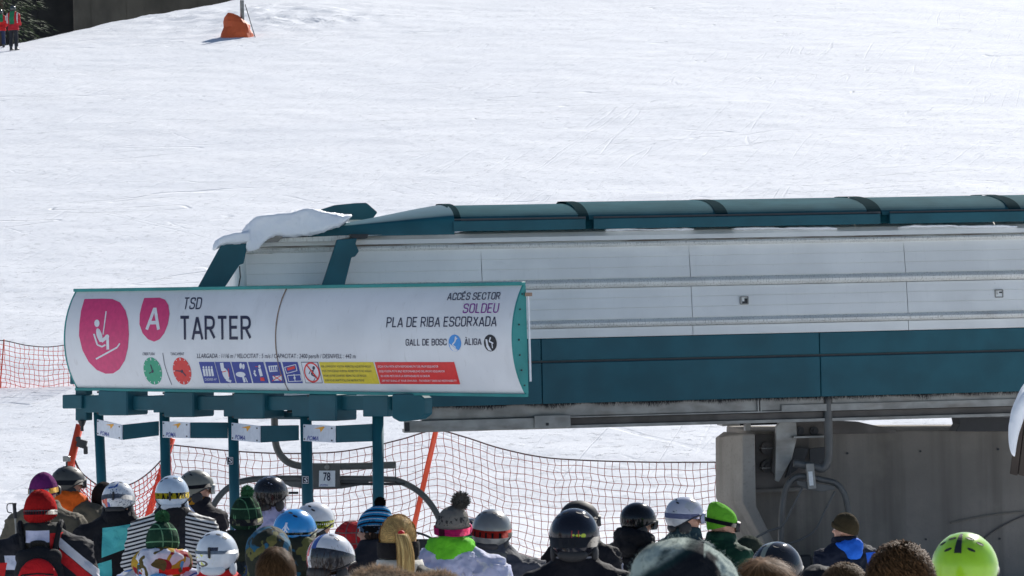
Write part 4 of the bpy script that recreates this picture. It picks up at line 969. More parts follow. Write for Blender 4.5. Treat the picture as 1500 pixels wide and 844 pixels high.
# -------- headgear, all in the head frame: origin skull centre, +Y forward
def sph(rx, ry, rz, az, el): return Vector((rx * math.sin(az) * math.cos(el), ry * math.cos(az) * math.cos(el), rz * math.sin(el)))
RX, RY, RZ = .120, .142, .130
HOFF = Vector((0, -.004, .012))
def sh_r(az, el):      # ski helmet shell surface: fuller at the back
    p = sph(RX, RY, RZ, az, el); back = max(0, -math.cos(az)) * math.cos(el)
    p.y *= 1 - .03 * back; p.z += .004 * back; return p
def helmet(P_, mat, vents=4, strap=None, goggles=None, trim=None, clip=True, strap_z=.0, ear=None, sc=1.0, strap_w=.019, lens=None, low=0.0, vent_mat=None, strap_tilt=.0):
    b = B(); nu, nv = 56, 22; g = []
    def lim(az):   # lower edge elevation: high over the face, low at ears and nape
        c = math.cos(az); f = .5 + .5 * c
        return R(-42) * (1 - sst(.0, .85, f)) + R(2) * sst(.0, .85, f) - R(low) * (1 - f)
    for i in range(nu):
        az = 2 * math.pi * i / nu; l = float(lim(az)); col_ = []
        for j in range(nv + 1):
            el = l + (math.pi / 2 - l) * j / nv; p = sh_r(az, el)
            # slight ridge lines moulded into the shell
            p *= 1 + .012 * math.exp(-((abs(math.sin(az) * math.cos(el)) - .42) / .06) ** 2) * (el > R(5)) + .006 * math.exp(-((el - R(8)) / .08) ** 2)
            col_.append(b.verts.new((p + HOFF) * sc))
        g.append(col_)
    for i in range(nu):
        for j in range(nv):
            f = b.faces.new((g[i][j], g[(i + 1) % nu][j], g[(i + 1) % nu][j + 1], g[i][j + 1]))
    bmesh.ops.remove_doubles(b, verts=list(b.verts), dist=1e-5); bmesh.ops.recalc_face_normals(b, faces=list(b.faces))
    rim = [g[i][0].co.copy() for i in range(nu)]
    bmesh.ops.solidify(b, geom=list(b.faces), thickness=.018)
    h = P_.mesh('helmet', b, mat, P_.hm)
    b = B(); tube(b, rim + [rim[0]], .0055, 6, False); P_.mesh('rim', b, trim or m_rub, parent=h)
    b = B()
    for s in (-1, 1):
        ball(b, (Vector((s * .096, -.012, -.072))) * sc, (.020, .046, .050), 14)
    ball(b, Vector((0, -.088, -.075)) * sc, (.075, .035, .035), 14); P_.mesh('ear_pads', b, ear or m_rub, parent=h)
    if vents:
        for s in (-1, 1):
            for (az, el, da, de) in [(150, 58, 13, 3), (128, 45, 9, 3.2), (60, 50, 9, 3), (155, 34, 8, 2.6)][:vents]:
                b = B(); ring = []
                for k in range(10):
                    t = 2 * math.pi * k / 10; p = sh_r(R(s * (az + da * math.cos(t))), R(el + de * math.sin(t) + 3.0 * math.cos(t))); ring.append(b.verts.new((p * 1.014 + HOFF) * sc))
                b.faces.new(ring if s < 0 else ring[::-1]); bmesh.ops.recalc_face_normals(b, faces=list(b.faces)); bmesh.ops.solidify(b, geom=list(b.faces), thickness=.004); P_.mesh('vent', b, vent_mat or m_rub, parent=h, smooth=False)
    if strap:
        def ring(z0, wd, k, a0, a1, name, mt, n=40):
            b = B(); q = []
            for i in range(n + 1):
                az = a0 + (a1 - a0) * i / n; zz = z0 + strap_tilt * math.cos(az)
                row = []
                for e in (-1, 1):
                    el = math.asin(max(-.95, min(.95, (zz + e * wd) / RZ))); p = sh_r(az, el); row.append(b.verts.new((p * k + HOFF) * sc))
                q.append(row)
            for i in range(n): b.faces.new((q[i][0], q[i + 1][0], q[i + 1][1], q[i][1]))
            bmesh.ops.solidify(b, geom=list(b.faces), thickness=-.003); bmesh.ops.recalc_face_normals(b, faces=list(b.faces)); return P_.mesh(name, b, mt, parent=h)
        ring(strap_z, strap_w, 1.018, R(50), R(310), 'goggle_strap', strap)
        if clip:
            b = B(); p = (sh_r(math.pi, math.asin((strap_z - strap_tilt) / RZ)) * 1.04 + HOFF) * sc; box(b, p, (.014, .012, .062)); bmesh.ops.bevel(b, geom=list(b.edges), offset=.003, segments=1, affect='EDGES'); P_.mesh('strap_clip', b, m_rub, parent=h, smooth=False)
    if goggles: goggle(P_, goggles, lens, h, sc)
    return h
m_lens = M('goggle_lens', (.03, .03, .04), .12, .2, .5).done(); m_lensr = M('mirror_lens', (.5, .15, .35), .1, .7).done()
def goggle(P_, mat, lens, parent, sc=1.0, mat4=None, drop_=0.0):
    b = B(); n = 22; outer, inner = [], []
    for i in range(n):
        t = 2 * math.pi * i / n; c, s_ = math.cos(t), math.sin(t); x = .086 * math.copysign(abs(c) ** .7, c); z = .044 * math.copysign(abs(s_) ** .75, s_) + (.012 if abs(x) < .02 and s_ < 0 else 0)
        yy = .150 - 3.2 * x * x; outer.append(Vector((x, yy - .028, z * 1.05 + .0))); inner.append(Vector((x * .93, yy, z * .9)))
    o = [b.verts.new(p * sc - Vector((0, 0, drop_))) for p in outer]; q = [b.verts.new(p * sc - Vector((0, 0, drop_))) for p in inner]
    for i in range(n): b.faces.new((o[i], o[(i + 1) % n], q[(i + 1) % n], q[i]))
    G_ = P_.mesh('goggles', b, mat, mat4, parent=parent) if parent else P_.mesh('goggles', b, mat, mat4)
    b = B(); c = b.verts.new(Vector((0, .150, 0)) * sc - Vector((0, 0, drop_))); q = [b.verts.new(p * sc * .995 - Vector((0, 0, drop_))) for p in inner]
    for i in range(n): b.faces.new((c, q[i], q[(i + 1) % n]))
    me = bpy.data.meshes.new('lens'); b.to_mesh(me); b.free(); me.materials.append(lens or m_lens); l = bpy.data.objects.new('lens', me); COL.objects.link(l)
    if parent: l.parent = parent
    else: l.parent = G_
    return G_
def beanie(P_, mat, sc=1.0, tall=1.0, cuff=True, slouch=(0, 0), pom=None, pom_r=.045, pom_at=(0, -.01), rib=.0018, cuff_mat=None, low=0.0):
    b = B(); nu, nv = 72, 20; g = []; rx, ry, rz = .098 * sc, .114 * sc, .128 * sc * tall
    for i in range(nu):
        az = 2 * math.pi * i / nu; f = .5 + .5 * math.cos(az); l = R(-28 - low) * (1 - f) + R(4) * f; col_ = []
        for j in range(nv + 1):
            el = l + (math.pi / 2 - l) * j / nv; p = sph(rx, ry, rz, az, el); t = max(0, math.sin(el))
            p *= 1 + rib / .1 * math.cos(az * 36) * (1 - t * .5) + .02 * noise.noise((math.sin(az) * 2, math.cos(az) * 2, el * 3 + P_.sid))
            p.x += slouch[0] * t * t; p.y += slouch[1] * t * t; p.z += .006; col_.append(b.verts.new(p))
        g.append(col_)
    for i in range(nu):
        for j in range(nv): b.faces.new((g[i][j], g[(i + 1) % nu][j], g[(i + 1) % nu][j + 1], g[i][j + 1]))
    bmesh.ops.remove_doubles(b, verts=list(b.verts), dist=1e-5); bmesh.ops.recalc_face_normals(b, faces=list(b.faces))
    h = P_.mesh('beanie', b, mat, P_.hm)
    if cuff:
        b = B(); q = []
        prof_ = [(1.0, 0), (1.05, .006), (1.065, .022), (1.05, .040), (1.0, .046)]
        for i in range(nu):
            az = 2 * math.pi * i / nu; f = .5 + .5 * math.cos(az); l = R(-28 - low) * (1 - f) + R(4) * f; p = sph(rx, ry, rz, az, l)
            q.append([b.verts.new(Vector((p.x * k * (1 + .012 * math.cos(az * 36)), p.y * k * (1 + .012 * math.cos(az * 36)), p.z + .004 + z * sc))) for k, z in prof_])
        for i in range(nu):
            for j in range(4): b.faces.new((q[i][j], q[(i + 1) % nu][j], q[(i + 1) % nu][j + 1], q[i][j + 1]))
        bmesh.ops.recalc_face_normals(b, faces=list(b.faces)); P_.mesh('cuff', b, cuff_mat or mat, parent=h)
    if pom:
        b = B(); c = Vector((pom_at[0] + slouch[0], pom_at[1] + slouch[1], rz + pom_r * .7)); ball(b, c, pom_r * .72, 12)
        for k in range(520):
            d = Vector((random.gauss(0, 1), random.gauss(0, 1), random.gauss(0, 1))).normalized(); s_ = d.orthogonal().normalized() * .0022; e = c + d * pom_r * random.uniform(.92, 1.15) + Vector((0, 0, -.004)); a = c + d * pom_r * .6
            s2 = d.cross(s_.normalized()) * .0022
            for sv in (s_, s2): b.faces.new([b.verts.new(a - sv), b.verts.new(a + sv), b.verts.new(e + sv * .8), b.verts.new(e - sv * .8)])
        P_.mesh('pompom', b, pom, parent=h, smooth=False)
    return h
def beanie_strap(P_, mat, z=.02, wd=.017, sc=1.0, a0=60, a1=300, tilt=.01, parent=None, name='goggle_strap'):
    b = B(); n = 40; q = []
    for i in range(n + 1):
        az = R(a0 + (a1 - a0) * i / n); row = []
        for e in (-1, 1):
            zz = z + e * wd + tilt * math.cos(az); el = math.asin(max(-.9, min(.9, zz / (.128 * sc)))); p = sph(.107 * sc, .123 * sc, .134 * sc, az, el); p.z = zz; row.append(b.verts.new(p))
        q.append(row)
    for i in range(n): b.faces.new((q[i][0], q[i + 1][0], q[i + 1][1], q[i][1]))
    bmesh.ops.solidify(b, geom=list(b.faces), thickness=-.004); bmesh.ops.recalc_face_normals(b, faces=list(b.faces)); return P_.mesh(name, b, mat, P_.hm if not parent else None, parent=parent)
def hair(P_, col_, n=2600, L=.06, r=1.0, curl=0.0, down=1.0, zmin=-.075, face=True, seg=4, bcol=1.0, wd=.0016, cut=.35, name='hair', toward=None, tint=.35, part_=0, base=(.091, .106, .104)):
    m = M('hair_' + name, col_, .6, 0, 0, .08); g_ = m.t.nodes.new('ShaderNodeNewGeometry'); ri = V(m.t, g_.outputs['Random Per Island']); m.over(ri.step(.55, 1.0) * .8, tuple(min(1, c * 2.0 + .01) for c in col_)).over(ri.step(.45, .0) * .8, tuple(c * .35 for c in col_)); m = m.done()
    b = B(); c0 = Vector((0, -.006, .006))
    res = bmesh.ops.create_uvsphere(b, u_segments=28, v_segments=18, radius=1, matrix=Matrix.Translation(c0) @ Matrix.Diagonal((base[0], base[1], base[2], 1)))
    for v in b.verts:
        if v.co.z < zmin: v.co.z = zmin - .002
        if v.co.y > .055 and v.co.z < .035: v.co.y = .04; v.co.x *= .8
        v.co *= 1 + .03 * noise.noise(v.co * 30)
    for f in b.faces: f.material_index = 1
    k = 0
    while k < n:
        d = Vector((random.gauss(0, 1), random.gauss(0, 1), random.gauss(0, 1))).normalized(); p = Vector((d.x * base[0], d.y * base[1], d.z * base[2])) * .99 + c0
        if p.z < zmin or (p.y > .05 and p.z < .04) or (p.y > .02 and p.z < -.0): continue
        k += 1; nrm = Vector((d.x / base[0], d.y / base[1], d.z / base[2])).normalized()
        crown = Vector((part_ * .02, -.03, .10)); t = (p - crown) if toward is None else (Vector(toward) - p); t -= nrm * t.dot(nrm); t = t.normalized() if t.length > 1e-4 else Vector((1, 0, 0))
        t = (t + Vector((noise.noise(p * 25) * .8, noise.noise(p * 25 + Vector((5, 0, 0))) * .8, -.25 * down)) + Vector((random.gauss(0, .12), random.gauss(0, .12), random.gauss(0, .12)))); t -= nrm * t.dot(nrm) * .9; t.normalize()
        Lk = L * random.uniform(.6, 1.2); q = p.copy(); dirv = (t + nrm * cut * random.uniform(.6, 1.3)).normalized(); ph = random.uniform(0, 6.28); pv = None
        sd = nrm.cross(t).normalized()
        for j in range(seg + 1):
            wj = wd * (1 - .75 * j / seg); off = (sd * math.sin(ph + j * 1.5) + nrm * math.cos(ph + j * 1.5)) * curl
            a, e = b.verts.new(q + off - sd * wj), b.verts.new(q + off + sd * wj)
            if pv: b.faces.new((pv[0], pv[1], e, a))
            pv = (a, e); q = q + dirv * Lk / seg; dirv = (dirv + Vector((0, 0, -.22 * down)) - nrm * cut * .25).normalized()
    return P_.mesh(name, b, [m, plain('hair_base', tuple(c * bcol for c in col_), .85)], P_.hm, smooth=True), m
def strands(P_, pts, r0, n, mat, name, spread=.012, wd=.0014, parent=None, mat4=None):
    b = B(); pts = smooth_path(pts, 5); N = len(pts)
    for k in range(n):
        a = random.uniform(0, 6.283); rr = math.sqrt(random.random()); ph = random.uniform(0, 6); pv = None; endf = random.uniform(.8, 1)
        for j, p in enumerate(pts):
            t = j / (N - 1) * endf; rad = r0 * (.45 + 1.9 * t * (1 - t) * 1.3 + .12) * rr + spread * t * t; q = p + Vector((math.cos(a) * rad + .002 * math.sin(ph + t * 9), math.sin(a) * rad * .8, 0)); s_ = Vector((math.sin(a), -math.cos(a), 0)) * wd * (1 - .6 * t)
            v = (b.verts.new(q - s_), b.verts.new(q + s_)); 
            if pv: b.faces.new((pv[0], pv[1], v[1], v[0]))
            pv = v
    return P_.mesh(name, b, mat, mat4 or P_.hm)
def hood_down(P_, mat, size=1.0, z=0, wide=1.0, name='hood', fold=1.0):
    b = B()
    for i in range(13):
        a = R(-125 + 250 * i / 12); r = (.048 + .014 * math.cos(a)) * size; p = Vector((math.sin(a) * .105 * wide, -math.cos(a) * .098 - .006, 1.515 + z + .012 * math.cos(a)))
        ball(b, p, (r, r * .9, r * 1.1), 12)
    ball(b, (0, -.115, 1.475 + z), (.095 * size * wide, .058 * size, .075 * size), 14)
    me = remesh(b, .013, 4)
    for v in me.vertices:
        n1 = noise.noise(v.co * 14 + Vector((P_.sid, 0, 0))); v.co += v.normal * (n1 * .012 + (1 - abs(noise.noise(v.co * 26 + Vector((0, P_.sid, n1)))) * 2.5) * .006) * fold
    return P_.add(name, shade(me), P_.up, mats=mat)
def hood_up(P_, mat, sc=1.0, name='hood'):
    b = B(); ball(b, HC + Vector((0, -.012, .01)), (.125 * sc, .142 * sc, .14 * sc), 24); cap(b, HC + Vector((0, -.03, -.08)), .115 * sc, (0, -.02, 1.45), .13 * sc, 16)
    me = remesh(b, .013, 3)
    for v in me.vertices: v.co += v.normal * (noise.noise(v.co * 9 + Vector((P_.sid, 0, 0))) * .018 + noise.noise(v.co * 24) * .006)
    return P_.add(name, shade(me), P_.up, mats=mat)
def collar(P_, mat, h=.05, r=.098, z=1.52, name='collar'):
    b = B(); n = 28; rows_ = []
    for j, (dr, dz) in enumerate(((.014, 0), (.008, h * .5), (0, h), (-.012, h), (-.006, 0))):
        rows_.append([b.verts.new((math.sin(2 * math.pi * i / n) * (r + dr + .004 * noise.noise((i * .7, j, P_.sid))), math.cos(2 * math.pi * i / n) * (r + dr), z + dz + .006 * noise.noise((i * .5, 3, P_.sid)) - .01 * math.cos(2 * math.pi * i / n))) for i in range(n)])
    for j in range(4):
        for i in range(n): b.faces.new((rows_[j][i], rows_[j][(i + 1) % n], rows_[j + 1][(i + 1) % n], rows_[j + 1][i]))
    bmesh.ops.recalc_face_normals(b, faces=list(b.faces)); return P_.mesh(name, b, mat, P_.up)

# -------- fabrics
def fab(name, base, *ov, rough=.75, wr=.5):
    m = M(name, base, rough, 0, 0, .15); m.vary(.12, 5)
    for mask, c in ov: m.over(mask(m.x, m.y, m.z, m), c)
    m.bump(m.noise(14, 5, dist=.9), min(1, wr * 1.5), .018); m.bump(m.noise(320, 2), .25, .001); return m.done()
def gloss(name, base, *ov, rough=.22, coat=.6, metal=0.0):
    m = M(name, base, rough, metal, coat, .28 if sum(base) < .12 else .45); m.vary(.05, 20)
    for mask, c in ov: m.over(mask(m.x, m.y, m.z, m), c)
    m.over(m.noise(120, 4).step(.66, .74) * .2, tuple(x * .5 + .03 for x in base)); m.over(m.noise(9, 7, dist=1).step(.58, .72) * .22, tuple(x * .6 + .01 for x in base)); m.bump(m.noise(60, 3), .04, .002); return m.done()
def rect(cx, cz, hx, hz, sh=0.0, back=None):
    def f(x, y, z, m):
        k = ((x - z * sh - (cx - cz * sh)).abs() < hx) * ((z - cz).abs() < hz)
        if back is not None: k = k * ((y < 0.02) if back else (y > 0.0))
        return k
    return f
BLK, NVY, WHT, GRY = (.014, .014, .017), (.015, .02, .045), (.72, .73, .76), (.14, .15, .16)
wool = lambda n, c, *ov: fab(n, c, *ov, rough=.95, wr=.8)
def plaid(name, base, line, fx=14, fz=14):
    return wool(name, base, (lambda x, y, z, m: ((x * fx + y * fx * .8).fr() < .10).max((z * fz).fr() < .10), line), (lambda x, y, z, m: (m.noise(30, 3).step(.5, .7)) * .3, tuple(c * .5 for c in line)))

# 1 black helmet with action camera, brown jacket, orange hood
p = P(101, 686, 23.5, 'person in matt black helmet with small camera on top, brown jacket with orange hood', 22, fab('brown_jacket', (.10, .085, .06), (rect(.02, 1.25, .07, .16), (.18, .42, .55))), head=38, wide=1.1)
helmet(p, gloss('matt_black_helmet', (.055, .055, .05), rough=.5, coat=.1), strap=plain('strap_dark', (.03, .03, .035), .7), goggles=m_rub)
hood_down(p, fab('orange_hood', (.80, .13, .015)), 1.15); 
pc = p
b = B(); c = (p.root.matrix_basis @ p.hm).translation
cw = Matrix.LocRotScale(p.root.location, p.root.rotation_euler, None) @ p.hm @ Vector((0, -.01, .155))
AC = empty('action_camera', cw, R(-30)); tag(AC, 'small silver action camera mounted on top of the matt black helmet', 'camera')
b = B(); box(b, (0, 0, .045), (.062, .032, .044)); obj('camera_body', b, m_galv, AC, bevel=.005)
b = B(); tube(b, [(0, 0, -.02), (0, 0, .02)], .008, 8); box(b, (0, 0, -.016), (.04, .05, .006)); obj('mount', b, m_rub, AC)
b = B(); tube(b, [(0, .012, .045), (0, .026, .045)], .012, 12); obj('lens', b, m_lens, AC)
# 2 purple beanie
p = P(64, 692, 21.3, 'person in purple beanie with yellow and white goggles strap, brown jacket', 12, fab('olive_jacket', (.12, .105, .075)), head=14, wide=1.1, topz=1.79)
beanie(p, wool('purple_wool', (.14, .02, .12)), tall=1.05, cuff=False, slouch=(.008, -.012)); beanie_strap(p, fab('strap_retro', (.62, .62, .6), (lambda x, y, z, m: ((x * 11).fr() < .35), (.62, .36, .03)), (lambda x, y, z, m: ((x * 11 + .4).fr() < .14), (.12, .16, .3))), .01, .019); goggle(p, m_rub, m_lens, None, .95, p.hm)
collar(p, wool('purple_scarf', (.16, .02, .12)), .06)
# 4 white blue red helmet, black and turquoise jacket
p = P(172, 709, 21.0, 'person in white and blue patterned helmet and black jacket with turquoise panels', 0, fab('black_turquoise_jacket', BLK, (lambda x, y, z, m: ((z - x * .35) > 1.10) * ((z - x * .12) < 1.285) * (x > -.10) * (y < .06), (.11, .56, .55)), (lambda x, y, z, m: ((z - x * .3) < 1.06) * (x < -.03) * (x > -.30), (.10, .52, .52))), head=8, wide=1.16, pitch=12)
helmet(p, gloss('graphic_helmet', (.68, .70, .72), (lambda x, y, z, m: m.noise(16, 3, dist=1.5).step(.55, .57) * (x < .02), (.03, .09, .35)), (lambda x, y, z, m: (x < -.05) * (z < .03) * m.noise(20, 2).step(.4, .45), (.7, .08, .04)), (lambda x, y, z, m: m.noise(34, 3, dist=2).step(.56, .6) * (x > -.03) * (z < .07), (.16, .19, .25))), strap=plain('strap_grey', (.28, .3, .34), .7), vents=3, strap_w=.016)
collar(p, fab('black_collar', BLK), .085, .115, 1.49); 0
# dark hatted person behind
p = P(152, 705, 23.6, 'dark figure half hidden behind the white and blue patterned helmet', 10, fab('dark_olive_jacket', (.04, .042, .03)), topz=1.79); beanie(p, wool('black_wool', (.02, .015, .014)))
# 5 white blue helmet with yellow strap
p = P(252, 700, 20.6, 'person in pale blue white helmet with yellow and black goggles strap, striped top', 0, fab('striped_top', (.03, .03, .035), (lambda x, y, z, m: ((z * 36 + x.abs() * 9).fr() < .52) * (x.abs() > .10), (.72, .71, .68))), wide=1.12)
helmet(p, gloss('pale_blue_helmet', (.50, .60, .70)), strap=fab('strap_yellow', (.80, .62, .03), (lambda x, y, z, m: (m.noise(13, 3, dist=2, stretch=(2.4, 1, .7)).step(.53, .55)), (.02, .02, .02)), (lambda x, y, z, m: m.noise(15, 2, off=(4, 0, 0)).step(.66, .68), (.75, .2, .02))), strap_z=-.012, strap_w=.021, vents=3, ear=plain('pad_pale', (.5, .55, .6), .8))
hood_down(p, fab('dark_hood', (.02, .02, .022)), .85, .0, .85)
# 6 olive helmet in profile, orange black jacket
p = P(287, 692, 22.8, 'person in olive grey helmet looking right, orange and black jacket with white patch', 42, fab('orange_black_jacket', (.025, .022, .025), (lambda x, y, z, m: (z > 1.36), (.50, .22, .02)), (lambda x, y, z, m: ((z + x * .9) < 1.18) * ((z + x * .9) > 1.04), (.52, .23, .02)), (lambda x, y, z, m: ((z + x * .9) < 1.33) * ((z + x * .9) > 1.23) * (x < .10), (.50, .55, .72))), head=30, wide=1.1, pitch=4)
helmet(p, gloss('olive_helmet', (.16, .16, .13), rough=.4, coat=.2), strap=plain('strap_black', BLK, .7), strap_w=.014, strap_z=.004, strap_tilt=.02, goggles=plain('goggle_frame_grey', (.25, .27, .26), .4), low=6); collar(p, fab('orange_collar', (.5, .22, .02)), .06, .10)
# 3 red beanie and backpack
p = P(59, 719, 18.4, 'person in red beanie with black goggles strap, black jacket with white and red patches', -4, fab('black_patch_jacket', (.022, .022, .027), (rect(-.17, 1.27, .05, .045, -.1, True), (.62, .64, .75)), (rect(-.24, 1.22, .022, .05, .2), (.7, .03, .03)), (lambda x, y, z, m: ((z + x * .9 - 1.50).abs() < .035) * (x > .12), (.68, .68, .72)), (lambda x, y, z, m: ((z + x * .9 - 1.42).abs() < .04) * (x > .12), (.65, .025, .03)), (rect(.17, 1.12, .05, .04), (.62, .03, .04)), (rect(-.26, 1.08, .05, .03), (.6, .6, .65))), head=8, wide=1.14, topz=1.79)
beanie(p, wool('red_wool', (.42, .015, .015)), 1.03, 1.05, rib=.0055, cuff=False); beanie_strap(p, plain('strap_black2', (.02, .02, .025), .6), .004, .015, tilt=-.008); b = B(); beanie_strap(p, plain('strap_line', (.5, .5, .5), .6), .013, .0016, 1.01, tilt=-.008, name='strap_stripe'); b.free()
hood_down(p, fab('high_collar', (.04, .038, .032), (lambda x, y, z, m: (z > 1.475) * (z < 1.55) * ((x + .01).abs() < .075) * (y < 0), (.60, .60, .74)), (lambda x, y, z, m: (z > 1.43) * (z < 1.53) * (x > .068), (.66, .03, .03))), 1.1, .0, .9)
m_bpk, m_bpr = fab('backpack_black', (.02, .02, .022)), fab('backpack_red', (.60, .015, .02))
def backpack(P_, label, mb, mr, logo=None, sc=1.0):
    loc = Matrix.LocRotScale(P_.root.location, P_.root.rotation_euler, None) @ (P_.up @ Vector((0, -.20, 1.12)))
    o = empty('backpack', loc, P_.root.rotation_euler.z); tag(o, label, 'backpack')
    b = B(); ball(b, (0, 0, .14), (.16, .10, .20)); ball(b, (0, .0, -.06), (.165, .10, .20)); cap(b, (-.10, -.01, .27), .05, (.10, -.01, .27), .05); me = remesh(b, .014, 3); link_mesh('bag', me, mb, o, True)
    b = B(); ball(b, (0, -.085, .12), (.13, .055, .15)); ball(b, (0, -.08, -.06), (.125, .06, .14)); me = remesh(b, .011, 3); link_mesh('front_pocket', me, mr, o, True)
    b = B(); tube(b, smooth_path([(-.10, -.122, .165), (0, -.132, .175), (.10, -.122, .165)]), .006, 6); z = obj('zip', b, m_bpk, o); b = B(); tube(b, [(-.085, -.128, .165), (-.088, -.132, .12)], .004, 5); obj('zip_pull', b, m_galv, z)
    b = B(); tube(b, smooth_path([(-.05, .0, .31), (-.04, -.01, .36), (.04, -.01, .36), (.05, 0, .31)]), .009, 6); obj('carry_loop', b, mb, o)
    for s in (-1, 1):
        b = B(); q = smooth_path([(s * .09, .03, .27), (s * .125, .10, .44), (s * .13, .22, .46), (s * .15, .34, .30)]); tube(b, q, .018, 6); obj('shoulder_strap', b, mb, o)
    if logo:
        b = B()
        for k in range(3):
            r_ = .02 + k * .009
            for i in range(6):
                a0, a1 = R(90 + 15 * i) if 0 else R(i * 15), R((i + 1) * 15)
                q = [(r_ * math.cos(a0), r_ * math.sin(a0)), (r_ * math.cos(a1), r_ * math.sin(a1)), ((r_ + .005) * math.cos(a1), (r_ + .005) * math.sin(a1)), ((r_ + .005) * math.cos(a0), (r_ + .005) * math.sin(a0))]
                b.faces.new([b.verts.new((x + .02, -.1445, y + .10)) for x, y in q])
        for k in range(3): box(b, (.0 - k * .0, -.1445, .088 + .02 * (2 - k)), (.042, .002, .007))
        tag(obj('emblem', b, m_white, o), kind='stuff')
    return o
backpack(p, 'black backpack with red front pocket and white emblem, on the red beanie wearer', m_bpk, m_bpr, True)
# ski pole grip at the far left
q = W(21, 737, 21.0); SPo = empty('ski_pole', (q.x, q.y, G(q.x, q.y))); tag(SPo, 'black ski pole with strap loop sticking up at the left edge', 'ski pole')
b = B(); z0 = G(q.x, q.y); tube(b, [q, q + Vector((.0, 0, -.02)), q + Vector((.004, 0, -.11))], [.017, .013, .014], 8); obj('grip', b, m_rub, SPo, world=True)
b = B(); tube(b, [q + Vector((.004, 0, -.1)), Vector((q.x + .05, q.y, z0 + .0))], .007, 6); obj('shaft', b, m_galv, SPo, world=True)
b = B(); tube(b, smooth_path([q + Vector((-.01, 0, 0)), q + Vector((-.05, 0, -.01)), q + Vector((-.05, 0, -.06)), q + Vector((-.02, 0, -.07))]), .004, 5); obj('wrist_strap', b, m_rub, SPo, world=True)

# 10 black helmet ahead of the post
p = P(397, 698, 21.3, 'person in glossy black helmet and lilac jacket standing by the numbered chair', 14, fab('lilac_jacket', (.42, .42, .62)), head=22, topz=1.79)
helmet(p, gloss('black_helmet', (.010, .009, .011), (lambda x, y, z, m: m.noise(24, 2).step(.66, .68) * (z > .05), (.4, .4, .45))), strap=None, low=12); hair(p, (.03, .018, .012), 900, .12, zmin=-.12, curl=.003); collar(p, fab('black_collar2', BLK), .03, .10, 1.5)
# 9 dark green plaid pompom beanie
pom_g = wool('green_pompom', (.07, .22, .10))
p = P(360, 727, 18.3, 'person in dark green plaid beanie with pompom, taller one, just left of the third post', 6, fab('dark_blotched_jacket', (.02, .03, .035), (lambda x, y, z, m: m.noise(9, 3).step(.55, .6), (.03, .09, .12))), topz=1.80, head=-10)
beanie(p, plaid('green_plaid', (.012, .035, .02), (.10, .24, .12)), 1.02, 1.15, pom=pom_g, pom_r=.042, cuff=False, pom_at=(.01, 0)); beanie_strap(p, fab('strap_grey_yellow', (.05, .05, .05), (lambda x, y, z, m: m.noise(16, 2).step(.5, .55), (.35, .36, .2))), .0, .02); hood_down(p, fab('dark_camo_hood', (.02, .028, .02)), 1.1)
# 7 green pompom beanie with coloured hood
p = P(237, 762, 17.2, 'person in green plaid pompom beanie with white, red and mustard patterned hood', 0, fab('pale_blue_patterned', (.55, .60, .74), (lambda x, y, z, m: m.noise(9, 2, dist=1).step(.52, .54), (.66, .67, .70)), (lambda x, y, z, m: m.noise(7, 1, off=(4, 4, 4)).step(.64, .65), (.35, .02, .04)), (lambda x, y, z, m: ((z * 12 + (x * 22).sin() * .4).fr() < .12), (.02, .12, .40))), topz=1.79, pitch=8)
beanie(p, plaid('green_plaid2', (.015, .05, .028), (.14, .32, .17), 13, 13), 1.0, 1.0, pom=pom_g, pom_r=.042, cuff=False)
hd = hood_down(p, fab('patterned_hood', (.70, .70, .76), (lambda x, y, z, m: m.noise(7.5, 1, dist=.8).step(.53, .54), (.50, .30, .03)), (lambda x, y, z, m: ((z - 1.50).abs() < .018) * (x > .0), (.66, .03, .02)), (lambda x, y, z, m: m.noise(9, 1, off=(7, 1, 1)).step(.62, .63), (.3, .02, .03)), (lambda x, y, z, m: m.noise(10, 1, off=(2, 8, 3)).step(.61, .62), (.12, .09, .03))), 1.35, .02, 1.1)
backpack(p, 'light blue backpack with zigzag print on the person in the patterned hood', fab('bag_blue', (.10, .36, .62)), fab('bag_zigzag', (.66, .68, .78), (lambda x, y, z, m: ((z * 30 + ((x * 22).fr() - .5).abs() * 2).fr() < .22), (.02, .07, .25))))
# 8 white helmet lower left
def ring_mask(cx, cz, rx, rz, t, side=None):
    def f(x, y, z, m):
        r = ((((x - cx) / rx).m('POWER', 2.0)) + (((z - cz) / rz).m('POWER', 2.0))).sqrt(); k = (r - 1.0).abs() < t; return k * (y < 0)
    return f
p = P(318, 782, 16.6, 'person in white helmet with oval emblem at the lower left, red collar', 12, fab('red_jacket', (.6, .02, .02)), wide=1.0)
helmet(p, gloss('white_helmet', (.70, .74, .78), (lambda x, y, z, m: m.noise(18, 2, dist=1.5).step(.60, .61) * (z < .04) * (x < .03), (.62, .64, .12)), (ring_mask(-.055, -.036, .032, .015, .26), (.015, .015, .015)), (lambda x, y, z, m: ((x - .02).abs() < .028) * ((z - .045).abs() < .013) * (y < 0), (.03, .03, .05))), vents=3, ear=plain('pad_white', (.62, .66, .7), .7), strap=plain('strap_clear', (.5, .55, .6), .4), strap_w=.009, strap_z=.012, low=10)
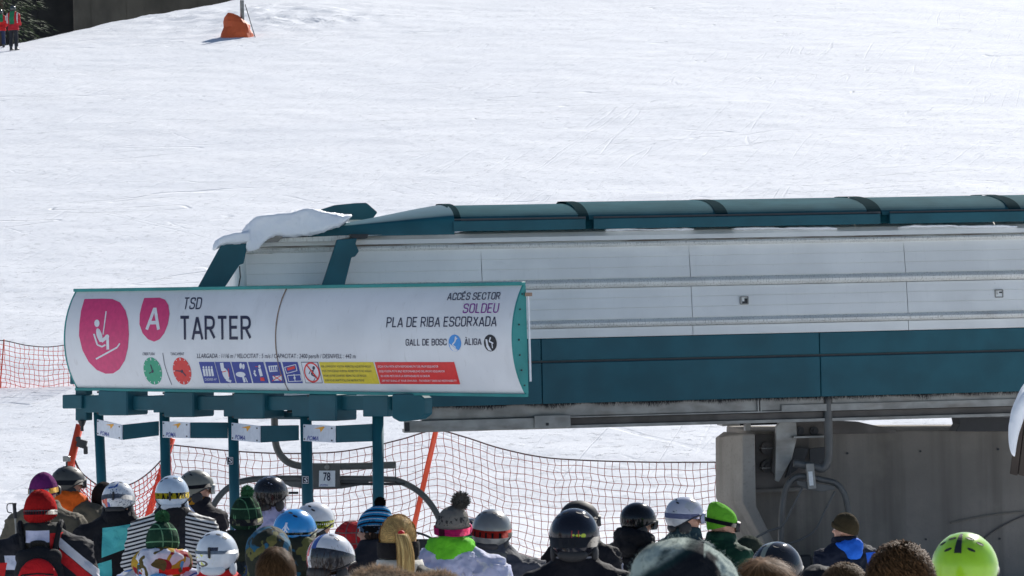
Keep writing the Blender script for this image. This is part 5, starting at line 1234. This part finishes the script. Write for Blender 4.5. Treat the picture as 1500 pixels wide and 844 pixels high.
# 13 black and white helmet, blond hair
p = P(460, 736, 18.9, 'person in white and black helmet with yellow spotted strap and long fair hair', 40, fab('white_jacket', (.62, .60, .58), (lambda x, y, z, m: m.noise(5, 1).step(.64, .65), (.6, .04, .04))), head=12, topz=1.79, tilt=6)
helmet(p, gloss('white_black_helmet', (.74, .74, .74), (lambda x, y, z, m: (m.noise(9, 1).step(.50, .51)) * (x < .0), (.02, .02, .02))), strap=fab('strap_spotted', (.45, .50, .04), (lambda x, y, z, m: m.noise(60, 2).step(.53, .56), (.03, .03, .02))), strap_w=.024, vents=2)
bl = M('blond_strands', (.30, .17, .07), .45).vary(.4, 60, stretch=(1, 1, .2)).done(); strands(p, [(.075, -.075, -.02), (.105, -.09, -.07), (.12, -.09, -.14), (.11, -.085, -.22)], .022, 260, bl, 'hair')
# 11 blue helmet
p = P(433, 750, 17.0, 'person in glossy sky blue helmet with white stick figure drawing', 20, fab('camo_jacket', (.02, .03, .025), (lambda x, y, z, m: m.noise(8, 2, dist=.6).step(.54, .57), (.02, .07, .16)), (lambda x, y, z, m: m.noise(10, 2, dist=.6, off=(3, 3, 3)).step(.58, .61), (.10, .12, .03))), head=20, wide=1.15)
def stick(x, y, z, m):
    def seg(cx, cz, hx, hz, sh=0): return ((x - cx - (z - cz) * sh).abs() < hx) * ((z - cz).abs() < hz)
    k = seg(-.012, .076, .006, .008).max(seg(-.012, .058, .007, .014)).max(seg(-.022, .056, .003, .015, .6)).max(seg(-.002, .056, .003, .014, -.6)).max(seg(-.017, .034, .0035, .014, .4)).max(seg(-.005, .034, .0035, .014, -.5)); return k * (y < 0)
helmet(p, gloss('blue_helmet', (.02, .26, .62), (lambda x, y, z, m: stick(x - .06, y, z + .012, m), (.7, .78, .9))), strap=fab('strap_camo', (.03, .035, .03), (lambda x, y, z, m: m.noise(30, 2).step(.5, .55), (.25, .28, .22))), strap_z=-.03, strap_w=.028, vents=3)
hood_down(p, fab('camo_hood', (.025, .03, .022), (lambda x, y, z, m: m.noise(9, 2, dist=.5).step(.55, .58), (.02, .10, .17)), (lambda x, y, z, m: m.noise(11, 2, off=(5, 0, 0)).step(.58, .6), (.12, .12, .04))), 1.45, .02, 1.2)
# camo hood person in front left of boy
p = P(395, 771, 15.6, 'person in dark green and blue camouflage hood behind the brown haired boy', 14, bpy.data.materials['camo_jacket'], topz=1.80, wide=1.05, tilt=10); hood_up(p, bpy.data.materials['camo_hood'], 1.0)
# 12 boy with short brown hair
p = P(404, 797, 12.1, 'boy with short brown hair and bare ears at the bottom edge', 6, fab('grey_jacket', (.2, .2, .22)), topz=1.775, wide=.85)
hair(p, (.085, .044, .018), 8000, .034, cut=.28, zmin=-.085, wd=.0015, down=.5, part_=.5, bcol=.4, base=(.079, .100, .104))
# 14 red white blue helmet
p = P(478, 787, 15.0, 'person in white, red and blue racing helmet with dark hair below', 22, fab('red_white_jacket', (.70, .70, .74), (lambda x, y, z, m: ((z * 9 + x * 3).fr() < .35), (.62, .02, .03))), head=12, pitch=16, wide=.9)
helmet(p, gloss('racing_helmet', (.72, .72, .74), (lambda x, y, z, m: (z < .045 + 0) * (x > -.03) , (.02, .02, .025)), (lambda x, y, z, m: ((x + .055).abs() < .012) * (z > .0), (.60, .03, .04)), (lambda x, y, z, m: ((x + .018).abs() < .016) * (z > .04), (.04, .09, .34)), (lambda x, y, z, m: ((x + .07).abs() < .01) * (z < .02) * (z > -.05), (.70, .03, .03))), strap=None, vents=2, vent_mat=m_navy); hair(p, (.05, .025, .015), 1200, .10, zmin=-.10, curl=.004)
# 15 red grey plaid hood behind
p = P(516, 757, 20.2, 'person in red and grey plaid hood left of the blue striped beanie', 60, plaid('red_plaid', (.28, .02, .02), (.10, .10, .10), 12, 12), topz=1.80); hood_up(p, plaid('red_plaid_hood', (.34, .02, .025), (.12, .10, .10), 13, 13), .8)
# 16 blue striped beanie, face in profile to the left
p = P(549, 741, 17.6, 'person in blue striped beanie with black pompom, bare cheek turned left', -20, fab('dark_shell', (.03, .03, .035)), head=-48, topz=1.79, tilt=8, pitch=6)
beanie(p, wool('blue_stripes', (.02, .26, .52), (lambda x, y, z, m: ((z * 24 + x * 6).fr() < .3), (.012, .02, .04)), (lambda x, y, z, m: ((z * 24 + x * 6 + .35).fr() < .12), (.6, .62, .62))), 1.0, 1.05, slouch=(.0, -.03), pom=wool('black_pompom', (.015, .015, .015)), pom_r=.034, cuff=False); beanie_strap(p, fab('strap_dark_print', (.02, .02, .02), (lambda x, y, z, m: m.noise(30, 2).step(.55, .6), (.2, .3, .4))), -.01, .02)
hair(p, (.03, .02, .015), 700, .05, zmin=-.09)
# 17 blond ponytail
p = P(584, 750, 13.6, 'woman with blond ponytail, red hair tie and wide black headband, white collar', 10, fab('dark_quilted', (.035, .035, .03), (lambda x, y, z, m: m.noise(20, 2).step(.5, .6), (.10, .10, .09))), head=10, wide=.86)
_, hm_ = hair(p, (.60, .38, .15), 12000, .028, cut=.02, zmin=-.024, wd=.0012, down=.02, base=(.084, .100, .106), toward=(.06, -.115, .03))
b = B(); n = 40; q = []
for i in range(n):
    az = 2 * math.pi * i / n; q.append([b.verts.new(sph(k * .094, k * .108, .1, az, 0) + Vector((0, -.006, z))) for k, z in ((1.0, -.085), (1.04, -.075), (1.05, -.048), (1.04, -.022), (1.0, -.012))])
for i in range(n):
    for j in range(4): b.faces.new((q[i][j], q[(i + 1) % n][j], q[(i + 1) % n][j + 1], q[i][j + 1]))
p.mesh('headband', b, wool('black_headband', (.014, .013, .014)), p.hm)
strands(p, [(.05, -.100, .03), (.065, -.125, .028), (.085, -.138, -.02), (.092, -.140, -.09), (.085, -.135, -.17), (.065, -.13, -.25)], .034, 900, hm_, 'ponytail', .012, .0014)
b = B(); ball(b, (.06, -.112, .03), (.018, .014, .018), 12); p.mesh('hair_tie', b, plain('red_tie', (.7, .02, .02), .6), p.hm); collar(p, fab('white_collar', (.6, .58, .52)), .06, .108, 1.49)
# fur trimmed hood in the foreground
fur_b = M('fur_tips', (.50, .38, .26), .8).vary(.5, 60).done()
def fur(P_, pts, r, n, L, name='fur_trim'):
    b = B(); pts = smooth_path(pts, 6)
    tube(b, pts, r, 10)
    for k in range(n):
        i = random.randrange(len(pts) - 1); c = pts[i].lerp(pts[i + 1], random.random()); d = Vector((random.gauss(0, 1), random.gauss(0, 1), random.gauss(0, 1) + .35)).normalized(); a = c + d * r * .9; s_ = d.orthogonal().normalized() * .0014
        d2 = (d + Vector((random.gauss(0, .35), random.gauss(0, .3), random.gauss(0, .3)))).normalized(); m_ = a + d2 * L * .5; e = m_ + (d2 + Vector((0, 0, -.5))).normalized() * L * random.uniform(.3, .6)
        v = [b.verts.new(a - s_), b.verts.new(a + s_), b.verts.new(m_ + s_ * .7), b.verts.new(m_ - s_ * .7)]; b.faces.new(v); b.faces.new([v[3], v[2], b.verts.new(e)])
    return P_.mesh(name, b, fur_b, P_.up, smooth=False)
p = P(560, 838, 11.0, 'person whose fur trimmed hood just reaches the bottom edge, below the ponytail', 0, fab('brown_parka', (.12, .09, .06)), topz=1.55 + .27)
hair(p, (.2, .12, .06), 800, .05)
fur(p, [(-.11, -.03, 1.74), (-.09, -.07, 1.785), (-.03, -.09, 1.81), (.04, -.09, 1.805), (.10, -.07, 1.775), (.16, -.06, 1.775), (.23, -.04, 1.785), (.27, -.03, 1.75)], .026, 6500, .04)
# 18 grey pompom beanie, pink goggles, green hood
p = P(660, 738, 16.9, 'person in grey knit beanie with tall pompom, pink goggles strap and bright green hood', 12, fab('lilac_white_jacket', (.50, .52, .68), (lambda x, y, z, m: m.noise(16, 4, dist=1.2).step(.54, .60) * (z < 1.40), (.62, .62, .66)), (lambda x, y, z, m: ((x + z * .55 + .62).abs() < .007).max((x + z * .5 + .45).abs() < .005), (.05, .06, .12))), head=8, wide=1.2, topz=1.79, tilt=4, fold=1.6)
beanie(p, wool('grey_knit', (.17, .16, .14), (lambda x, y, z, m: m.noise(45, 3).step(.5, .6) * (z > .02) * (z < .07), (.04, .04, .04))), .98, 1.0, slouch=(.01, -.0), pom=wool('grey_pompom', (.12, .115, .10)), pom_r=.055, pom_at=(.035, 0), cuff=False); beanie_strap(p, fab('strap_pink', (.85, .03, .20), (lambda x, y, z, m: ((x + .02).abs() < .02), (.15, .02, .05))), -.012, .021); goggle(p, plain('pink_frame', (.8, .04, .2), .5), m_lens, None, .98, p.hm, .012)
hood_down(p, fab('green_hood', (.16, .62, .03)), .95, .02); hood_down(p, bpy.data.materials['lilac_white_jacket'], 1.25, -.075, 1.25, fold=1.8)
# black helmet with green stripes between
p = P(690, 763, 19.8, 'black helmet with neon green stripes, half hidden behind the silver helmet', 10, fab('black_shell', BLK)); helmet(p, gloss('black_green_helmet', (.02, .02, .022), (lambda x, y, z, m: ((z * 45).fr() < .35) * (z < .03) * (z > -.03), (.05, .6, .08))), strap=None)
# 19 silver grey helmet, red strap
p = P(717, 750, 17.5, 'person in silver grey helmet with red strap, dark jacket with grey collar', 8, fab('dark_grey_jacket', (.055, .06, .075), (lambda x, y, z, m: (z > 1.44), (.15, .16, .155)), (lambda x, y, z, m: (z < 1.16) * (z > 1.10), (.22, .28, .32))), head=8, tilt=5, wide=1.2, fold=1.5)
helmet(p, gloss('silver_helmet', (.17, .175, .165), rough=.35, metal=.2), strap=fab('strap_red', (.50, .03, .02), (lambda x, y, z, m: ((x * 26).fr() < .32) * ((z + .01).abs() < .022), (.03, .02, .02))), strap_w=.022, strap_z=-.004, vents=2, clip=False, low=6, strap_tilt=.012); hood_down(p, fab('grey_hood', (.11, .115, .11)), .75, -.02, 1.1)
# 20 far black helmet with goggles
p = P(850, 737, 20.0, 'matt black helmet with goggles seen above the glossy black helmet', 30, fab('black_shell2', BLK), head=40); helmet(p, gloss('matt_black', (.02, .02, .022), rough=.6, coat=0), strap=plain('strap_b3', BLK, .7), goggles=m_rub, vents=0)
# 21 glossy black helmet, green dots
def dots(x, y, z, m):
    k = None
    for cx, cz, rx, rz in ((.012, .024, .006, .005), (.034, .022, .012, .006), (.058, .020, .011, .010)):
        e = (((x - cx) / rx).m('POWER', 2.0) + ((z - cz) / rz).m('POWER', 2.0)) < 1.0; k = e if k is None else k.max(e)
    return k * (y < 0)
p = P(841, 750, 13.9, 'person in large glossy black helmet with yellow green ovals, black jacket', 4, fab('black_piped_jacket', (.014, .014, .018), (lambda x, y, z, m: (z > 1.474) * (z < 1.482), (.3, .3, .32))), head=4, wide=1.05)
helmet(p, gloss('glossy_black_helmet', (.012, .013, .02), (dots, (.50, .62, .05)), (lambda x, y, z, m: (((x - .003 - z * .05).abs() < .0022).max((x - .036).abs() < .0022)) * (z < .045) * (z > -.03) * (y < 0), (.35, .03, .02)), rough=.12, coat=.25), strap=plain('strap_dark_grey', (.06, .06, .065), .5), strap_z=-.028, strap_w=.024, vents=3, clip=False, goggles=m_rub, low=8)
# 22 glossy black helmet in profile, leaning
p = P(931, 740, 21.4, 'person in smooth black helmet and black jacket beside the right end of the net', 46, fab('black_white_flash', (.014, .014, .016), (lambda x, y, z, m: ((x + z * .5 - .50).abs() < .012) * (z < 1.25), (.5, .5, .55))), head=14, pitch=10, wide=1.0)
helmet(p, gloss('smooth_black_helmet', (.008, .008, .009), rough=.14, coat=.2), strap=None, vents=0, goggles=m_rub, low=4); hood_down(p, fab('black_hood2', BLK), 1.2, .01)
# 23 white helmet, goggles to the right
p = P(1003, 732, 20.4, 'person in white helmet with goggles on, looking right behind the checked hood', 55, fab('teal_dark_jacket', (.03, .06, .07)), head=28, pitch=2)
helmet(p, gloss('white_grey_helmet', (.42, .44, .46), (lambda x, y, z, m: m.noise(38, 3, stretch=(1, 1, 2.5)).step(.60, .62) * (z > .0) * (z < .06), (.03, .03, .09)), (lambda x, y, z, m: m.noise(10, 1, off=(2, 2, 2)).step(.55, .56), (.44, .45, .52))), strap=plain('strap_pale_blue', (.35, .36, .55), .7), strap_w=.017, strap_z=.0, goggles=plain('goggle_pale', (.3, .32, .45), .5), vents=3, clip=False, low=0, ear=m_rub)
# 24 green slouch beanie
p = P(1055, 735, 20.6, 'person in lime green slouchy beanie with black goggles strap, looking right', 50, fab('bottle_green_jacket', (.012, .05, .03)), head=30, topz=1.80, pitch=6)
beanie(p, wool('lime_wool', (.13, .42, .03)), .98, 1.1, slouch=(-.01, -.055), cuff=False, rib=.0006); beanie_strap(p, plain('strap_b4', (.015, .015, .018), .7), .0, .014, tilt=-.016, a0=25, a1=335); goggle(p, m_rub, m_lensr, None, .9, p.hm, .02)
collar(p, fab('green_collar', (.02, .08, .04)), .06, .10, 1.50)
# low dark helmet near the chair
p = P(1098, 782, 21.0, 'dark helmet with goggles low in front of the concrete pier base', 60, fab('black_shell3', BLK), head=20, topz=1.80); beanie(p, wool('dark_green_wool', (.03, .04, .03)), 1, 1); beanie_strap(p, m_rub, .01, .02, a0=30, a1=330); goggle(p, m_galv, m_lens, None, .95, p.hm)
# 28 person by the pier in shade
p = P(1237, 750, 24.5, 'person in brown beanie and dark jacket with blue shoulder, in shade by the pier', -30, fab('navy_blue_jacket', (.012, .016, .03), (lambda x, y, z, m: ((z - 1.42 + x * .2) > .0) * (x > .02) * (z < 1.52), (.02, .12, .62)), (lambda x, y, z, m: (x > .14) * (z < 1.2), (.02, .12, .62))), head=-30, topz=1.79, wide=1.1)
beanie(p, wool('brown_wool', (.05, .038, .02)), 1.0, 1.0); hood_down(p, fab('blue_hood', (.02, .14, .65)), .9, -.02)
# 25 big checked hood, nearest and soft
def checks(x, y, z, m): return ((z * 5.2 + x * 2.2 + .15).fr() < .38)
p = P(1000, 772, 6.9, 'person in large dark green and white checked hood, nearest in the foreground', 4, fab('checked_coat', (.02, .05, .045)), topz=1.86, wide=1.0)
hk_old = lambda: wool('checked_wool_old', (.012, .06, .052), (lambda x, y, z, m: ((z * 7.2 + x * 3.0 + .30 + m.noise(5, 2) * .25).fr() - .5).abs().step(.42, .30) * .95, (.012, .016, .02)), (lambda x, y, z, m: (((z * 7.2 + x * 3.0 - .10 + m.noise(6, 2) * .25).fr() - .5).abs().step(.17, .10)) * .85, (.36, .42, .38)), (lambda x, y, z, m: (((x * 8 - z * 2.4 + .2 + m.noise(6, 2) * .2).fr() - .5).abs().step(.14, .08)) * .4, (.40, .45, .42)))
def band(v, c, h, soft=.03): return (v - c).abs().step(h + soft, h - soft)
def qa(x, z, m): return (z - HC.z) * .83 - x * .56 + m.noise(7, 3) * .03 - .015      # across the diagonal stripes
def qb(x, z, m): return (z - HC.z) * .66 + x * .75 + m.noise(7, 3) * .03 - .015
hk = wool('checked_wool', (.008, .026, .028), (lambda x, y, z, m: band(qa(x, z, m), .068, .055, .010), (.008, .010, .014)), (lambda x, y, z, m: band(qa(x, z, m), .160, .020, .010) * (m.noise(30, 4).step(.2, .5)), (.36, .42, .37)), (lambda x, y, z, m: band(qa(x, z, m), -.012, .014, .008) * .9, (.36, .43, .41)), (lambda x, y, z, m: band(qa(x, z, m), -.075, .03, .008), (.008, .010, .014)),
 (lambda x, y, z, m: (qb(x, z, m) > .125) * (x > .05) * (m.noise(10, 2).step(.46, .52)), (.34, .40, .36)))
b = B(); ball(b, HC + Vector((-.0, -.02, .045)), (.135, .150, .148), 24); ball(b, HC + Vector((-.085, -.02, -.045)), (.11, .14, .11), 20); ball(b, HC + Vector((.085, -.02, -.045)), (.11, .14, .11), 20); cap(b, HC + Vector((0, -.03, -.1)), .17, (0, -.02, 1.40), .20, 18)
me = remesh(b, .012, 5)
for v in me.vertices: v.co += v.normal * (noise.noise(v.co * 8) * .018 + noise.noise(v.co * 40) * .004)
bz = B(); vs = [(v.co.copy(), v.normal.copy()) for v in me.vertices if v.co.z > 1.50]
for k in range(6000):
    c, d = random.choice(vs); c = c + Vector((random.gauss(0, .005), random.gauss(0, .005), random.gauss(0, .005))); dd = (d + Vector((random.gauss(0, .5), random.gauss(0, .5), random.gauss(0, .5)))).normalized(); o_ = dd.orthogonal().normalized() * .0008
    bz.faces.new([bz.verts.new(c - o_), bz.verts.new(c + o_), bz.verts.new(c + dd * random.uniform(.003, .007))])
p.add('hood', shade(me), p.up, mats=hk); p.mesh('wool_nap', bz, hk, p.up, smooth=False)
# 26 silver visor helmet + brown hair
p = P(1139, 799, 14.0, 'person in shiny black helmet with clear crest, behind the brown hair at the bottom', 24, fab('black_shell5', BLK), head=10)
helmet(p, gloss('mirror_black_helmet', (.02, .02, .022), (lambda x, y, z, m: ((x + .012).abs() < .014) * (y < .05), (.25, .27, .22)), rough=.12, coat=.3), strap=None, vents=2)
p = P(1118, 814, 8.6, 'person with smooth light brown hair cut by the bottom edge beside the checked hood', 10, fab('grey_coat', (.1, .1, .1)), topz=1.77, wide=.9); hair(p, (.16, .08, .032), 8000, .10, cut=.16, down=1.0, zmin=-.12, wd=.0011)
# 27 black hood and brown hair
p = P(1200, 819, 12.8, 'person in black hood barely showing at the bottom edge right of centre', 0, fab('black_shell6', BLK), topz=1.81); hood_up(p, fab('black_hood3', BLK), .92)
p = P(1236, 821, 11.2, 'person with short brown hair barely showing at the bottom edge left of the curls', 0, fab('black_shell7', BLK), wide=.9); hair(p, (.11, .062, .028), 5500, .05, cut=.5, zmin=-.1, curl=.006, wd=.0018, seg=6, bcol=.4)
# 29 curly brown hair with black hood
p = P(1317, 786, 9.6, 'person with thick curly brown hair and black hood beside the lime helmet', -6, fab('black_shell8', BLK), topz=1.80, wide=.95)
hair(p, (.10, .050, .020), 6500, .09, cut=.75, curl=.012, zmin=-.12, wd=.0022, down=.9, seg=9, bcol=.25, base=(.096, .110, .112)); hood_down(p, fab('black_hood4', (.03, .03, .035)), 1.25, .03, 1.15)
# 30 lime helmet
p = P(1413, 787, 10.5, 'person in bright lime green helmet with black vents and rear strap clip', 8, fab('black_shell9', BLK), head=10)
h = helmet(p, gloss('lime_helmet', (.38, .70, .02), rough=.28, coat=.5), strap=None, vents=4, low=-6)
b = B(); q = []
for j in range(8):
    el = R(72 - j * 6.2); a = sh_r(math.pi - .08, el) ; c = sh_r(math.pi + .16, el); q.append((b.verts.new(a * 1.03 + HOFF), b.verts.new(c * 1.03 + HOFF)))
for j in range(7): b.faces.new((q[j][0], q[j][1], q[j + 1][1], q[j + 1][0]))
bmesh.ops.recalc_face_normals(b, faces=list(b.faces)); bmesh.ops.solidify(b, geom=list(b.faces), thickness=.006); p.mesh('strap_holder', b, m_rub, parent=h, smooth=False)
# distant skiers top left
for px, top, Y, lab, c, t in ((19, 9, 123, 'distant skier with red sleeves and green top near the top left corner', (.5, .03, .04), 20), (0, 14, 125, 'distant skier in red cut by the left frame edge, near the top', (.6, .03, .03), -10)):
    p = P(px, top, Y, lab, t, fab('distant_jacket', c, (lambda x, y, z, m: (x.abs() < .12) * (z > 1.1), (.03, .2, .1)), (lambda x, y, z, m: ((x.abs() - .24).abs() < .03) * (z > 1.15), (.6, .6, .6))), group=None, wide=1.1); helmet(p, gloss('distant_helmet', (.04, .05, .05)), strap=None, vents=0)
for m_ in (T_BODY, T_JACK, T_TROU): bpy.data.meshes.remove(m_)
